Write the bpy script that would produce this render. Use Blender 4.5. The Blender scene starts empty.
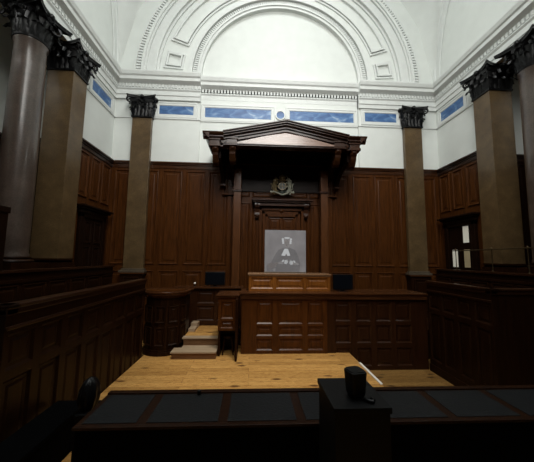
import bpy, bmesh, math, random
from math import sin, cos, pi, radians as R, sqrt, atan2
from mathutils import Vector, Matrix
random.seed(7)
SC = bpy.context.scene
COL = SC.collection
AX = 0.96            # room axis
EYE = 2.35           # camera height above the pine well floor

# ------------------------------------------------------------------ materials
def newmat(name):
    m = bpy.data.materials.new(name); m.use_nodes = True
    nt = m.node_tree; b = nt.nodes['Principled BSDF']
    return m, nt, b

def ramp(nt, fac, stops):
    r = nt.nodes.new('ShaderNodeValToRGB')
    e = r.color_ramp.elements
    while len(e) < len(stops): e.new(0.5)
    for k, (p, c) in enumerate(stops):
        e[k].position = p; e[k].color = (*c, 1)
    nt.links.new(fac, r.inputs[0]); return r.outputs[0]

def coords(nt, scale=(1, 1, 1), rot=(0, 0, 0)):
    t = nt.nodes.new('ShaderNodeTexCoord'); mp = nt.nodes.new('ShaderNodeMapping')
    mp.inputs['Scale'].default_value = scale; mp.inputs['Rotation'].default_value = rot
    nt.links.new(t.outputs['Object'], mp.inputs[0]); return mp.outputs[0]

def noise(nt, vec, scale, detail=4, rough=0.5, dist=0.0):
    n = nt.nodes.new('ShaderNodeTexNoise')
    n.inputs['Scale'].default_value = scale; n.inputs['Detail'].default_value = detail
    n.inputs['Roughness'].default_value = rough; n.inputs['Distortion'].default_value = dist
    nt.links.new(vec, n.inputs['Vector']); return n.outputs['Fac']

def bump(nt, b, h, strength=0.2, dist=0.01):
    bp = nt.nodes.new('ShaderNodeBump'); bp.inputs['Strength'].default_value = strength
    bp.inputs['Distance'].default_value = dist
    nt.links.new(h, bp.inputs['Height']); nt.links.new(bp.outputs[0], b.inputs['Normal'])

def wood(name, dark, light, rough=0.30, grain='z', coat=0.0, spec=0.22):
    m, nt, b = newmat(name)
    s = {'z': (9, 9, 0.7), 'x': (0.7, 9, 9), 'y': (9, 0.7, 9)}[grain]
    v = coords(nt, s)
    f = noise(nt, v, 2.2, 6, 0.6, 0.6)
    mid = tuple((a + c) / 2 for a, c in zip(dark, light))
    c = ramp(nt, f, [(0.28, dark), (0.5, mid), (0.75, light)])
    nt.links.new(c, b.inputs['Base Color'])
    b.inputs['Roughness'].default_value = rough
    b.inputs['Specular IOR Level'].default_value = spec
    b.inputs['Coat Weight'].default_value = coat; b.inputs['Coat Roughness'].default_value = 0.25
    bump(nt, b, f, 0.06, 0.004)
    return m

def flat(name, col, rough=0.5, metal=0.0, var=0.12, nscale=6, spec=0.5, coat=0.0, bmp=0.0):
    m, nt, b = newmat(name)
    v = coords(nt); f = noise(nt, v, nscale, 4)
    c = ramp(nt, f, [(0.3, tuple(x * (1 - var) for x in col)), (0.7, tuple(min(1, x * (1 + var)) for x in col))])
    nt.links.new(c, b.inputs['Base Color'])
    b.inputs['Roughness'].default_value = rough; b.inputs['Metallic'].default_value = metal
    b.inputs['Specular IOR Level'].default_value = spec
    b.inputs['Coat Weight'].default_value = coat
    if bmp: bump(nt, b, f, bmp, 0.01)
    return m

def emit(name, col, strength):
    m, nt, b = newmat(name)
    b.inputs['Base Color'].default_value = (*col, 1)
    b.inputs['Emission Color'].default_value = (*col, 1)
    b.inputs['Emission Strength'].default_value = strength
    return m

M = {}
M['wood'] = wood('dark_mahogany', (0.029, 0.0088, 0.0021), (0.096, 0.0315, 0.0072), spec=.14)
M['wood_x'] = wood('dark_mahogany_rail', (0.030, 0.0098, 0.0034), (0.075, 0.027, 0.0088), grain='x', rough=0.26, spec=.3)
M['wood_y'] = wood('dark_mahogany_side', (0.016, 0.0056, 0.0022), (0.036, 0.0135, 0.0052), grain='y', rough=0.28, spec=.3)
M['wood_canopy'] = wood('canopy_mahogany', (0.022, 0.0075, 0.0035), (0.055, 0.021, 0.0100), grain='x', rough=0.25, spec=.35)
M['wood_tymp_glare'] = wood('tympanum_glare_wood', (0.16, 0.085, 0.060), (0.32, 0.19, 0.14), grain='x', rough=0.20, coat=0.9)  # tone raised; whitish glare of reflected light put into the colour
M['wood_gold'] = wood('golden_oak', (0.120, 0.036, 0.0055), (0.26, 0.090, 0.0150), rough=0.34)
M['wood_bench'] = wood('bench_mahogany', (0.030, 0.0088, 0.0020), (0.092, 0.0290, 0.0060), rough=0.28, spec=.2)
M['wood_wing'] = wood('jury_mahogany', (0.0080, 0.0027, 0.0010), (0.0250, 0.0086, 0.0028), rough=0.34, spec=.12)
M['wood_post'] = wood('post_mahogany', (0.050, 0.0165, 0.0050), (0.125, 0.045, 0.0130), rough=0.3, spec=.3)
M['black_gap'] = flat('dark_recess', (0.004, 0.003, 0.003), 0.8)
M['plaster'] = flat('white_plaster', (0.72, 0.745, 0.715), 0.62, var=0.03, nscale=2.5)
M['plaster_trim'] = flat('white_moulding', (0.70, 0.72, 0.70), 0.5, var=0.03, nscale=5)
M['plaster_dim'] = flat('dimmed_moulding', (0.60, 0.62, 0.58), 0.6, var=0.04, nscale=5)  # white moulding toned down; dimness put into its colour
M['capital'] = flat('blackened_bronze', (0.0036, 0.0036, 0.004), 0.36, var=0.4, nscale=12, spec=0.22)
M['leather'] = flat('black_leather', (0.0075, 0.0088, 0.0102), 0.45, var=0.3, nscale=40, bmp=0.25, spec=.2)
M['black'] = flat('black_paint', (0.0032, 0.0033, 0.0037), 0.55, var=0.15, spec=.15)
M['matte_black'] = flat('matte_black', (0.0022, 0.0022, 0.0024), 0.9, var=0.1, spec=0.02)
M['black_plastic'] = flat('black_plastic', (0.0025, 0.0025, 0.003), 0.40, var=0.1, spec=.2)
M['screen_glass'] = flat('monitor_glass', (0.0028, 0.0038, 0.006), 0.3, var=0.1, spec=.2)
M['brass'] = flat('aged_brass', (0.10, 0.070, 0.035), 0.4, metal=0.8, var=0.2)
M['white'] = flat('white_strip', (0.80, 0.76, 0.70), 0.45, var=0.06)
M['desk_edge'] = wood('oak_edge_highlight', (0.17, 0.085, 0.040), (0.30, 0.17, 0.090), grain='x', rough=0.25, spec=.5)  # desk top paled; its grazing highlight put into the wood colour
M['riser'] = wood('brown_riser', (0.13, 0.060, 0.024), (0.24, 0.125, 0.060), grain='x', rough=0.5)
M['tread'] = wood('worn_tread', (0.27, 0.185, 0.11), (0.42, 0.31, 0.205), grain='x', rough=0.5)
M['wood_side'] = wood('side_mahogany', (0.014, 0.0046, 0.0017), (0.044, 0.0150, 0.0050), rough=0.30, spec=.2)
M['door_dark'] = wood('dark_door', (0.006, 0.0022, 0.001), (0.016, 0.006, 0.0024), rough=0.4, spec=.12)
M['stone_base'] = flat('pale_stone', (0.085, 0.064, 0.042), 0.5, var=0.15)
M['glass_lit'] = emit('frosted_pane', (0.60, 0.57, 0.48), 0.35)
M['glass_dim'] = emit('amber_pane', (0.36, 0.29, 0.17), 0.16)
M['skylight'] = emit('skylight_glass', (0.90, 0.95, 0.93), 4.0)

def pine(nm='yellow_pine_boards', k=1.0):
    m, nt, b = newmat(nm)
    t = nt.nodes.new('ShaderNodeTexCoord')
    br = nt.nodes.new('ShaderNodeTexBrick')
    br.inputs['Scale'].default_value = 1.0; br.inputs['Brick Width'].default_value = 3.4
    br.inputs['Row Height'].default_value = 0.165; br.inputs['Mortar Size'].default_value = 0.003
    br.inputs['Mortar Smooth'].default_value = 0.2; br.offset = 0.37
    br.inputs['Color1'].default_value = (0.60 * k, 0.332 * k, 0.100 * k, 1); br.inputs['Color2'].default_value = (0.41 * k, 0.212 * k, 0.058 * k, 1)
    br.inputs['Mortar'].default_value = (0.16, 0.07, 0.02, 1)
    nt.links.new(t.outputs['Object'], br.inputs['Vector'])
    # flowing pine grain
    mp = nt.nodes.new('ShaderNodeMapping'); mp.inputs['Scale'].default_value = (0.55, 6.5, 1)
    nt.links.new(t.outputs['Object'], mp.inputs[0])
    g = noise(nt, mp.outputs[0], 2.6, 5, 0.6, 1.4)
    gw = nt.nodes.new('ShaderNodeMath'); gw.operation = 'SINE'
    ml = nt.nodes.new('ShaderNodeMath'); ml.operation = 'MULTIPLY'; ml.inputs[1].default_value = 46
    nt.links.new(g, ml.inputs[0]); nt.links.new(ml.outputs[0], gw.inputs[0])
    gc = ramp(nt, gw.outputs[0], [(0.35, (1, 1, 1)), (0.92, (0.56, 0.42, 0.26))])
    mx = nt.nodes.new('ShaderNodeMix'); mx.data_type = 'RGBA'; mx.blend_type = 'MULTIPLY'; mx.inputs[0].default_value = 0.95
    nt.links.new(br.outputs['Color'], mx.inputs[6]); nt.links.new(gc, mx.inputs[7])
    # knots
    mv = nt.nodes.new('ShaderNodeMapping'); mv.inputs['Scale'].default_value = (1.15, 2.6, 1)
    nt.links.new(t.outputs['Object'], mv.inputs[0])
    vo = nt.nodes.new('ShaderNodeTexVoronoi'); vo.inputs['Scale'].default_value = 1.55
    nt.links.new(mv.outputs[0], vo.inputs['Vector'])
    kc = ramp(nt, vo.outputs['Distance'], [(0.10, (0.11, 0.045, 0.02)), (0.22, (1, 1, 1))])
    m2 = nt.nodes.new('ShaderNodeMix'); m2.data_type = 'RGBA'; m2.blend_type = 'MULTIPLY'; m2.inputs[0].default_value = 0.85
    nt.links.new(mx.outputs[2], m2.inputs[6]); nt.links.new(kc, m2.inputs[7])
    nt.links.new(m2.outputs[2], b.inputs['Base Color'])
    b.inputs['Roughness'].default_value = 0.5; b.inputs['Specular IOR Level'].default_value = 0.3
    return m
M['pine'] = pine(); M['pine_dim'] = pine('dimmed_pine_boards', .5)  # lower floor is the same pine, dimmer light put into its colour

def granite(name, c0, c1, c2, rough, coat):
    m, nt, b = newmat(name)
    v = coords(nt)
    a = noise(nt, v, 38, 5, 0.7); c = noise(nt, v, 3.0, 4, 0.6)
    ad = nt.nodes.new('ShaderNodeMath'); ad.operation = 'ADD'
    m1 = nt.nodes.new('ShaderNodeMath'); m1.operation = 'MULTIPLY'; m1.inputs[1].default_value = 0.55
    m2 = nt.nodes.new('ShaderNodeMath'); m2.operation = 'MULTIPLY'; m2.inputs[1].default_value = 0.45
    nt.links.new(a, m1.inputs[0]); nt.links.new(c, m2.inputs[0])
    nt.links.new(m1.outputs[0], ad.inputs[0]); nt.links.new(m2.outputs[0], ad.inputs[1])
    nt.links.new(ramp(nt, ad.outputs[0], [(0.33, c0), (0.5, c1), (0.68, c2)]), b.inputs['Base Color'])
    b.inputs['Roughness'].default_value = rough; b.inputs['Coat Weight'].default_value = coat
    b.inputs['Coat Roughness'].default_value = 0.12
    return m
M['granite'] = granite('polished_red_granite', (0.032, 0.0215, 0.0165), (0.072, 0.050, 0.039), (0.115, 0.083, 0.066), 0.32, 0.5)
M['marble'] = granite('tan_marble', (0.048, 0.0285, 0.0118), (0.100, 0.061, 0.0255), (0.170, 0.109, 0.049), 0.38, 0.12)

def blue_marble():
    m, nt, b = newmat('blue_veined_panel')
    v = coords(nt, (1.3, 1.3, 3.4), (0.0, 0.55, 0.0))
    n = noise(nt, v, 1.5, 5, 0.55, 1.2)
    nt.links.new(ramp(nt, n, [(0.30, (0.030, 0.085, 0.23)), (0.47, (0.055, 0.140, 0.33)), (0.58, (0.11, 0.22, 0.42)), (0.72, (0.32, 0.42, 0.56))]), b.inputs['Base Color'])
    b.inputs['Roughness'].default_value = 0.45
    return m
M['blue'] = blue_marble()

def screen_mat():
    m, nt, b = newmat('grey_projection_film')
    v = coords(nt); n = noise(nt, v, 3.0, 4)
    w = noise(nt, coords(nt, (1, 1, 60)), 2.0, 2)
    nt.links.new(ramp(nt, n, [(0.3, (0.10, 0.095, 0.10)), (0.7, (0.14, 0.135, 0.14))]), b.inputs['Base Color'])
    nt.links.new(ramp(nt, n, [(0.3, (0.20, 0.19, 0.195)), (0.7, (0.26, 0.25, 0.255))]), b.inputs['Emission Color'])
    b.inputs['Emission Strength'].default_value = 0.44
    b.inputs['Roughness'].default_value = 0.5
    b.inputs['Alpha'].default_value = 0.80
    return m
M['film'] = screen_mat()
def proj(name, col, strength, alpha):
    m = emit(name, col, strength); b = m.node_tree.nodes['Principled BSDF']; b.inputs['Alpha'].default_value = alpha
    b.inputs['Base Color'].default_value = (*[c * .4 for c in col], 1); b.inputs['Specular IOR Level'].default_value = .1; return m
M['proj_white'] = proj('projected_white', (0.60, 0.62, 0.64), 0.62, .75)
M['proj_pale'] = proj('projected_pale', (0.38, 0.37, 0.37), 0.45, .42)
M['proj_skin'] = proj('projected_skin', (0.26, 0.23, 0.22), 0.40, .5)
M['proj_dark'] = proj('projected_dark', (0.12, 0.12, 0.12), 0.42, .30)

# ------------------------------------------------------------------ mesh builder
class MB:
    def __init__(s): s.bm = bmesh.new()
    def quad(s, pts):
        vs = [s.bm.verts.new(p) for p in pts]
        try: return s.bm.faces.new(vs)
        except Exception: return None
    def box(s, x0, x1, y0, y1, z0, z1, bev=0.0):
        if x1 < x0: x0, x1 = x1, x0
        if y1 < y0: y0, y1 = y1, y0
        b2 = bmesh.new()
        bmesh.ops.create_cube(b2, size=1)
        for v in b2.verts:
            v.co = Vector((x0 + (v.co.x + .5) * (x1 - x0), y0 + (v.co.y + .5) * (y1 - y0), z0 + (v.co.z + .5) * (z1 - z0)))
        if bev: bmesh.ops.bevel(b2, geom=list(b2.edges), offset=bev, segments=2, affect='EDGES', profile=0.6)
        s.merge(b2); return s
    def merge(s, b2, mat=None):
        if mat is not None: b2.transform(mat)
        t = bpy.data.meshes.new('t'); b2.to_mesh(t); b2.free(); s.bm.from_mesh(t); bpy.data.meshes.remove(t)
    def prism(s, prof, o, u, v, w, length):
        """closed 2-D profile in (u,v) at o, extruded along w"""
        o, u, v, w = map(Vector, (o, u, v, w))
        a = [s.bm.verts.new(o + u * p[0] + v * p[1]) for p in prof]
        b = [s.bm.verts.new(o + u * p[0] + v * p[1] + w * length) for p in prof]
        n = len(prof)
        for i in range(n): s.bm.faces.new([a[i], a[(i + 1) % n], b[(i + 1) % n], b[i]])
        s.bm.faces.new(a[::-1]); s.bm.faces.new(b); return s
    def panel(s, o, u, n, x0, x1, z0, z1, rings=None):
        """raised-and-fielded panel on a plane: o + u*x + Z*z, outward normal n"""
        if rings is None: rings = RINGS
        o, u, n = Vector(o), Vector(u), Vector(n); Z = Vector((0, 0, 1)); prev = None
        sc = min(1.0, 0.40 * min(abs(x1 - x0), abs(z1 - z0)) / rings[-1][0])
        for ins, d in rings:
            i = ins * sc
            sx = 1 if x1 > x0 else -1
            c = [(x0 + sx * i, z0 + i), (x1 - sx * i, z0 + i), (x1 - sx * i, z1 - i), (x0 + sx * i, z1 - i)]
            cur = [s.bm.verts.new(o + u * a + Z * b + n * d) for a, b in c]
            if prev:
                for k in range(4): s.bm.faces.new([prev[k], prev[(k + 1) % 4], cur[(k + 1) % 4], cur[k]])
            prev = cur
        s.bm.faces.new(prev); return s
    def lathe(s, prof, cx, cy, seg=32, a0=0.0, a1=2 * pi):
        full = abs(a1 - a0 - 2 * pi) < 1e-6
        rows = []
        for r, z in prof:
            rows.append([s.bm.verts.new((cx + r * cos(a0 + (a1 - a0) * k / seg), cy + r * sin(a0 + (a1 - a0) * k / seg), z)) for k in range(seg + (0 if full else 1))])
        for i in range(len(rows) - 1):
            n = len(rows[i])
            for k in range(n if full else n - 1):
                s.bm.faces.new([rows[i][k], rows[i][(k + 1) % n], rows[i + 1][(k + 1) % n], rows[i + 1][k]])
        if full:
            if prof[0][0] > 1e-4: s.bm.faces.new(rows[0][::-1])
            if prof[-1][0] > 1e-4: s.bm.faces.new(rows[-1])
        return s
    def tube(s, pts, rad, seg=8):
        pts = [Vector(p) for p in pts]; rows = []
        for i, p in enumerate(pts):
            d = (pts[min(i + 1, len(pts) - 1)] - pts[max(i - 1, 0)]).normalized()
            a = d.orthogonal().normalized() if i == 0 else (rows_a - d * rows_a.dot(d)).normalized()
            rows_a = a; b = d.cross(a); r = rad[i] if isinstance(rad, (list, tuple)) else rad
            rows.append([s.bm.verts.new(p + (a * cos(2 * pi * k / seg) + b * sin(2 * pi * k / seg)) * r) for k in range(seg)])
        for i in range(len(rows) - 1):
            for k in range(seg): s.bm.faces.new([rows[i][k], rows[i][(k + 1) % seg], rows[i + 1][(k + 1) % seg], rows[i + 1][k]])
        s.bm.faces.new(rows[0][::-1]); s.bm.faces.new(rows[-1]); return s
    def blob(s, c, r, seg=16, squash=None):
        b2 = bmesh.new(); bmesh.ops.create_uvsphere(b2, u_segments=seg, v_segments=max(6, seg // 2), radius=1)
        rx, ry, rz = r if isinstance(r, (tuple, list)) else (r, r, r)
        for v in b2.verts: v.co = Vector((c[0] + v.co.x * rx, c[1] + v.co.y * ry, c[2] + v.co.z * rz))
        s.merge(b2); return s
    def arc(s, r0, r1, y0, y1, cx, cz, a0=0.0, a1=pi, seg=64):
        """solid arc band in an XZ plane, from radius r0 to r1, front face at y0, back at y1"""
        rows = []
        for k in range(seg + 1):
            a = a0 + (a1 - a0) * k / seg; c, t = cos(a), sin(a)
            rows.append([s.bm.verts.new((cx + r * c, y, cz + r * t)) for r, y in ((r0, y0), (r1, y0), (r1, y1), (r0, y1))])
        for k in range(seg):
            for j in range(4): s.bm.faces.new([rows[k][j], rows[k][(j + 1) % 4], rows[k + 1][(j + 1) % 4], rows[k + 1][j]])
        s.bm.faces.new(rows[0]); s.bm.faces.new(rows[-1][::-1]); return s
    def build(s, name, mat, parent=None, smooth=False, bevel=0.0):
        bmesh.ops.recalc_face_normals(s.bm, faces=list(s.bm.faces))
        off = Vector((0, 0, 0)); p = parent
        while p is not None: off += p.location; p = p.parent
        if parent is None and s.bm.verts:
            xs = [v.co for v in s.bm.verts]
            off = Vector(((min(c.x for c in xs) + max(c.x for c in xs)) / 2, (min(c.y for c in xs) + max(c.y for c in xs)) / 2, min(c.z for c in xs)))
        for v in s.bm.verts: v.co -= off
        me = bpy.data.meshes.new(name); s.bm.to_mesh(me); s.bm.free()
        me.materials.append(mat)
        o = bpy.data.objects.new(name, me); COL.objects.link(o)
        if parent is not None: o.parent = parent
        else: o.location = off
        if smooth:
            for f in me.polygons: f.use_smooth = True
            md = o.modifiers.new('edges', 'EDGE_SPLIT'); md.split_angle = R(38)
        if bevel:
            md = o.modifiers.new('bevel', 'BEVEL'); md.width = bevel; md.segments = 2; md.limit_method = 'ANGLE'; md.angle_limit = R(50)
        return o

RINGS = [(0, 0), (0.008, 0.022), (0.022, 0.026), (0.045, 0.004), (0.085, 0.004), (0.115, 0.016)]
WALLRINGS = [(0, 0), (0.010, 0.030), (0.030, 0.035), (0.065, 0.005), (0.13, 0.005), (0.165, 0.022)]

PR = [(0, .030), (.030, .004), (.062, .004), (.090, .015)]
def framed(root, o, u, n, x0, x1, z0, z1, holes, mat, d=.03, back=.06, name='front_board'):
    """board with stiles and rails standing d proud of its plane; every hole gets a panel part with bevelled edges"""
    o, u, n = Vector(o), Vector(u), Vector(n); mb = MB()
    xs = sorted({x0, x1, *[v for h in holes for v in h[:2]]}); zz = sorted({z0, z1, *[v for h in holes for v in h[2:]]})
    P = lambda x, z, q: o + u * x + Z1 * z + n * q
    for a, c in zip(xs, xs[1:]):
        for e, g in zip(zz, zz[1:]):
            mx, mz = (a + c) / 2, (e + g) / 2
            if any(h[0] < mx < h[1] and h[2] < mz < h[3] for h in holes): continue
            mb.quad([P(a, e, d), P(c, e, d), P(c, g, d), P(a, g, d)])
    c4 = [(x0, z0), (x1, z0), (x1, z1), (x0, z1)]
    for k in range(4):
        a, c = c4[k], c4[(k + 1) % 4]; mb.quad([P(*a, d), P(*c, d), P(*c, -back), P(*a, -back)])
    mb.quad([P(*q, -back) for q in c4])
    bmesh.ops.remove_doubles(mb.bm, verts=mb.bm.verts[:], dist=1e-5)
    mb.build(name, mat, root)
    rings = [(i, q if k else d) for k, (i, q) in enumerate(PR)]
    for h in holes:
        mb = MB(); mb.panel(o, u, n, h[0], h[1], h[2], h[3], rings); mb.build('panel', mat, root)

def thing(name, label, cat, loc, group=None):
    o = bpy.data.objects.new(name, None); COL.objects.link(o); o.location = loc
    o.empty_display_size = 0.1
    o['label'] = label; o['category'] = cat
    if group: o['group'] = group
    return o
def tag(o, label, cat, group=None):
    o['label'] = label; o['category'] = cat
    if group: o['group'] = group
    return o
def struct(o): o['kind'] = 'structure'; return o
def sroot(name, loc):
    o = bpy.data.objects.new(name, None); COL.objects.link(o); o.location = loc; o['kind'] = 'structure'; return o
def mir(x): return 2 * AX - x      # mirror across the room axis
X1, Y1, Z1 = Vector((1, 0, 0)), Vector((0, 1, 0)), Vector((0, 0, 1))

WL, WR = -5.09, 7.01      # side walls of the far bay
DADO = 3.41 + EYE         # top of panelling
CORB, SPR = 5.74 + EYE, 6.72 + EYE   # entablature bottom and springing
YB = 9.7

# ------------------------------------------------------------------ floors
b = MB(); b.box(-2.57, 2.49, -2.4, 8.0, -0.12, 0.0); struct(b.build('floor', M['pine']))
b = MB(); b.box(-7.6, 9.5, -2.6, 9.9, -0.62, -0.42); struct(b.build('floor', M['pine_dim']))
# pine infill below the far end of the passage left of the platform
# ------------------------------------------------------------------ walls
b = MB(); b.box(-5.7, 7.62, YB, 10.1, -0.42, SPR - 0.02); struct(b.build('wall_back', M['plaster']))
for x0, x1, nm in ((WL, -2.02, 'wall_back'), (mir(-2.02), WR, 'wall_back')):
    b = MB(); b.box(x0, x1, YB - 0.09, YB, DADO, SPR - 0.3); struct(b.build(nm, M['plaster']))
for side, nm in ((-1, 'wall_left'), (1, 'wall_right')):
    f = (lambda x: x) if side < 0 else mir
    for x0, x1, y0, y1 in ((-5.62, WL, 7.70, YB), (-7.2, -5.62, 8.02, 8.3), (-7.5, -7.2, -2.4, 8.3)):
        b = MB(); b.box(f(x0), f(x1), y0, y1, -0.42, SPR - 0.02); struct(b.build(nm, M['plaster']))
b = MB(); b.box(-7.4, 9.4, -2.7, -2.4, -0.42, SPR); struct(b.build('wall_front', M['wood_wing']))

# dado panelling on the back wall
def wall_panels(name, o, u, n, spans, top, bottom, mat, mat2, cap_t=0.12, rail_z=None, z_split=None):
    root = sroot(name, o)
    o = Vector(o); u = Vector(u); n = Vector(n)
    def bx(a, c, d0, d1, z0, z1, mb):
        p = [o + u * a + n * d0, o + u * c + n * d1]
        mb.box(min(p[0].x, p[1].x), max(p[0].x, p[1].x), min(p[0].y, p[1].y), max(p[0].y, p[1].y), z0, z1)
    L0, L1 = spans[0][0] - 0.14, spans[-1][1] + 0.14
    mb = MB(); bx(L0, L1, 0, 0.03, bottom, top - 0.02, mb); mb.build('backing_board', mat, root)
    mb = MB(); bx(L0, L1, 0.0, 0.13, top - 0.05, top, mb); bx(L0, L1, 0.0, 0.09, top - 0.10, top - 0.05, mb); bx(L0, L1, 0, 0.055, top - 0.22, top - 0.10, mb)
    mb.build('cap_moulding', mat2, root)
    mb = MB(); bx(L0, L1, 0, 0.06, bottom, bottom + 0.25, mb); mb.build('skirting', mat2, root)
    oo = o + n * 0.03; oo.z = 0
    for a, c in spans:
        for z0, z1 in z_split:
            mb = MB(); mb.panel(oo, u, n, a, c, z0, z1, WALLRINGS); mb.build('wall_panel', mat, root)
    return root
zs = [(2.10, DADO - 0.30), (0.95, 1.90)]
def spans_(a, c, n, g=0.13):
    w = (c - a) / n; return [(a + i * w + g / 2, a + (i + 1) * w - g / 2) for i in range(n)]
wall_panels('trim_1', (0, YB - 0.03, 0), X1, -Y1, spans_(-5.0, -0.85, 5), DADO, -0.4, M['wood'], M['wood_x'], z_split=zs)
wall_panels('trim_2', (0, YB - 0.03, 0), X1, -Y1, spans_(mir(-0.85), 6.92, 5), DADO, -0.4, M['wood'], M['wood_x'], z_split=zs)
wall_panels('trim_3', (0, YB - 0.05, 0), X1, -Y1, [(-0.70, -0.12), (-0.05, 1.97), (2.04, 2.62)], DADO, 0.0, M['wood'], M['wood_x'], z_split=[(1.0, 4.35), (4.55, DADO - 0.3)])
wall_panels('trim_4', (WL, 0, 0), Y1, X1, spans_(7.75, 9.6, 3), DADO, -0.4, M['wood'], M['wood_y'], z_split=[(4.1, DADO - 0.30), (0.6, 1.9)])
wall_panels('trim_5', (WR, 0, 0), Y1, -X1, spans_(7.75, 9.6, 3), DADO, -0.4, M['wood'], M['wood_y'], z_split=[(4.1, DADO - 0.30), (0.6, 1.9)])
for nm, f, n in (('trim_6', lambda x: x, 1), ('trim_7', mir, -1)):
    sp = spans_(0.2, 7.9, 8)
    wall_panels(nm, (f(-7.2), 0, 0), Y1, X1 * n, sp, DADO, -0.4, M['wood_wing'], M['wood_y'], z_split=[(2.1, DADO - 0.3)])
for nm, f in (('trim_8', lambda x: x), ('trim_9', mir)):
    x0, x1 = sorted((f(-7.05), f(-5.75)))
    wall_panels(nm, (0, 8.02, 0), X1, -Y1, spans_(x0, x1, 2), DADO, -0.4, M['wood_wing'], M['wood_y'], z_split=[(2.1, DADO - 0.3)])

# ------------------------------------------------------------------ entablature (white cornice)
def ent_profile(mb, o, u, n, L, tall=True):
    """stacked mouldings along u for length L, stepping out along n"""
    o, u, n = Vector(o), Vector(u), Vector(n)
    z = CORB
    prof = [(-0.3, z), (0.04, z), (0.04, z + .15), (0.065, z + .16), (0.065, z + .32), (0.10, z + .37), (0.10, z + .40),
            (0.06, z + .41), (0.06, z + .56), (0.13, z + .61), (0.21, z + .66), (0.21, z + .78), (0.25, z + .82), (0.28, z + .93), (0.28, z + .98), (-0.3, z + .98)]
    mb.prism(prof, o, n, Z1, u, L)
    k = int(L / 0.115)
    for i in range(k):
        c = o + u * (i + .5) * (L / k); e = c + n * 0.105
        h = u * 0.034
        p = [c - h, c + h, e - h, e + h]
        mb.box(min(q.x for q in p), max(q.x for q in p), min(q.y for q in p), max(q.y for q in p), z + .43, z + .55)
yC = YB - 0.09
b = MB(); ent_profile(b, (WL, yC - 0.03, 0), X1, -Y1, -2.02 - WL); struct(b.build('trim_10', M['plaster_trim']))
b = MB(); ent_profile(b, (mir(-2.02), yC - 0.03, 0), X1, -Y1, -2.02 - WL); struct(b.build('trim_11', M['plaster_trim']))
b = MB(); ent_profile(b, (-2.02, YB + 0.06, 0), X1, -Y1, 2 * (AX + 2.02)); struct(b.build('trim_12', M['plaster_trim']))
for nm, f, n in (('trim_13', lambda x: x, 1), ('trim_14', mir, -1)):
    b = MB(); ent_profile(b, (f(WL), 5.55, 0), Y1, X1 * n, YB - 5.55 - 0.12)
    x0, x1 = sorted((f(-5.7), f(WL - 0.28))); b.box(x0, x1, 5.55, 7.7, CORB, SPR)
    struct(b.build(nm, M['plaster_trim']))
    # return of the entablature beyond the column, running outward and facing the viewer
    b = MB(); x0, x1 = sorted((f(-7.2), f(WL + .02)))
    b.box(x0, x1, 5.38, 5.55, CORB, SPR)
    for k, (dz, d) in enumerate(((.0, .03), (.17, .06), (.36, .10), (.60, .16), (.80, .24))):
        b.box(x0, x1, 5.38 - d, 5.40, CORB + dz + .02, CORB + dz + .12)
    struct(b.build({'trim_13': 'trim_15', 'trim_14': 'trim_16'}[nm], M['plaster_dim']))
# string moulding below the frieze
b = MB()
zt = 5.06 + EYE
b.box(WL, -2.0, YB - 0.12, YB, zt - .03, zt + .02); b.box(mir(-2.0), WR, YB - 0.12, YB, zt - .03, zt + .02); b.box(-2.0, mir(-2.0), YB - 0.03, YB + .01, zt - .03, zt + .02)
struct(b.build('trim_17', M['plaster_trim']))
for nm, f in (('trim_18', lambda x: x), ('trim_19', mir)):
    b = MB(); x0, x1 = sorted((f(WL - .02), f(WL + .03))); b.box(x0, x1, 7.66, YB - .1, zt - .03, zt + .02); struct(b.build(nm, M['plaster_trim']))

# ------------------------------------------------------------------ vault, lunette and arch mouldings
HW = AX - WL            # half width of the square bay
CZ = SPR; CYV = 9.60 - HW
RS = HW * sqrt(2)
b = MB(); rows = []
seg = 128; HOLE = 2.9
for i in range(15):
    row = []
    for k in range(seg):
        a = 2 * pi * k / seg
        edge = HW / max(abs(cos(a)), abs(sin(a)))
        r = HOLE + (edge - HOLE) * (i / 14)
        x, y = r * cos(a), r * sin(a)
        row.append(b.bm.verts.new((AX + x, CYV + y, CZ + sqrt(max(0, RS * RS - x * x - y * y)))))
    rows.append(row)
for i in range(14):
    for k in range(seg): b.bm.faces.new([rows[i][k], rows[i][(k + 1) % seg], rows[i + 1][(k + 1) % seg], rows[i + 1][k]])
struct(b.build('ceiling', M['plaster'], smooth=True))
zh = CZ + sqrt(RS * RS - HOLE * HOLE)
b = MB(); b.lathe([(0.0, zh + .25), (HOLE + .05, zh + .12)], AX, CYV, 64); struct(b.build('window_1', M['skylight']))
b = MB(); b.lathe([(HOLE - .12, zh - .1), (HOLE + .1, zh - .1), (HOLE + .2, zh + .3), (HOLE, zh + .3), (HOLE - .12, zh - .1)], AX, CYV, 64)
for k in range(8):
    a = 2 * pi * k / 8; b.tube([(AX, CYV, zh + .15), (AX + HOLE * cos(a), CYV + HOLE * sin(a), zh + .05)], 0.05, 6)
struct(b.build('trim_20', M['plaster_trim']))
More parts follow.
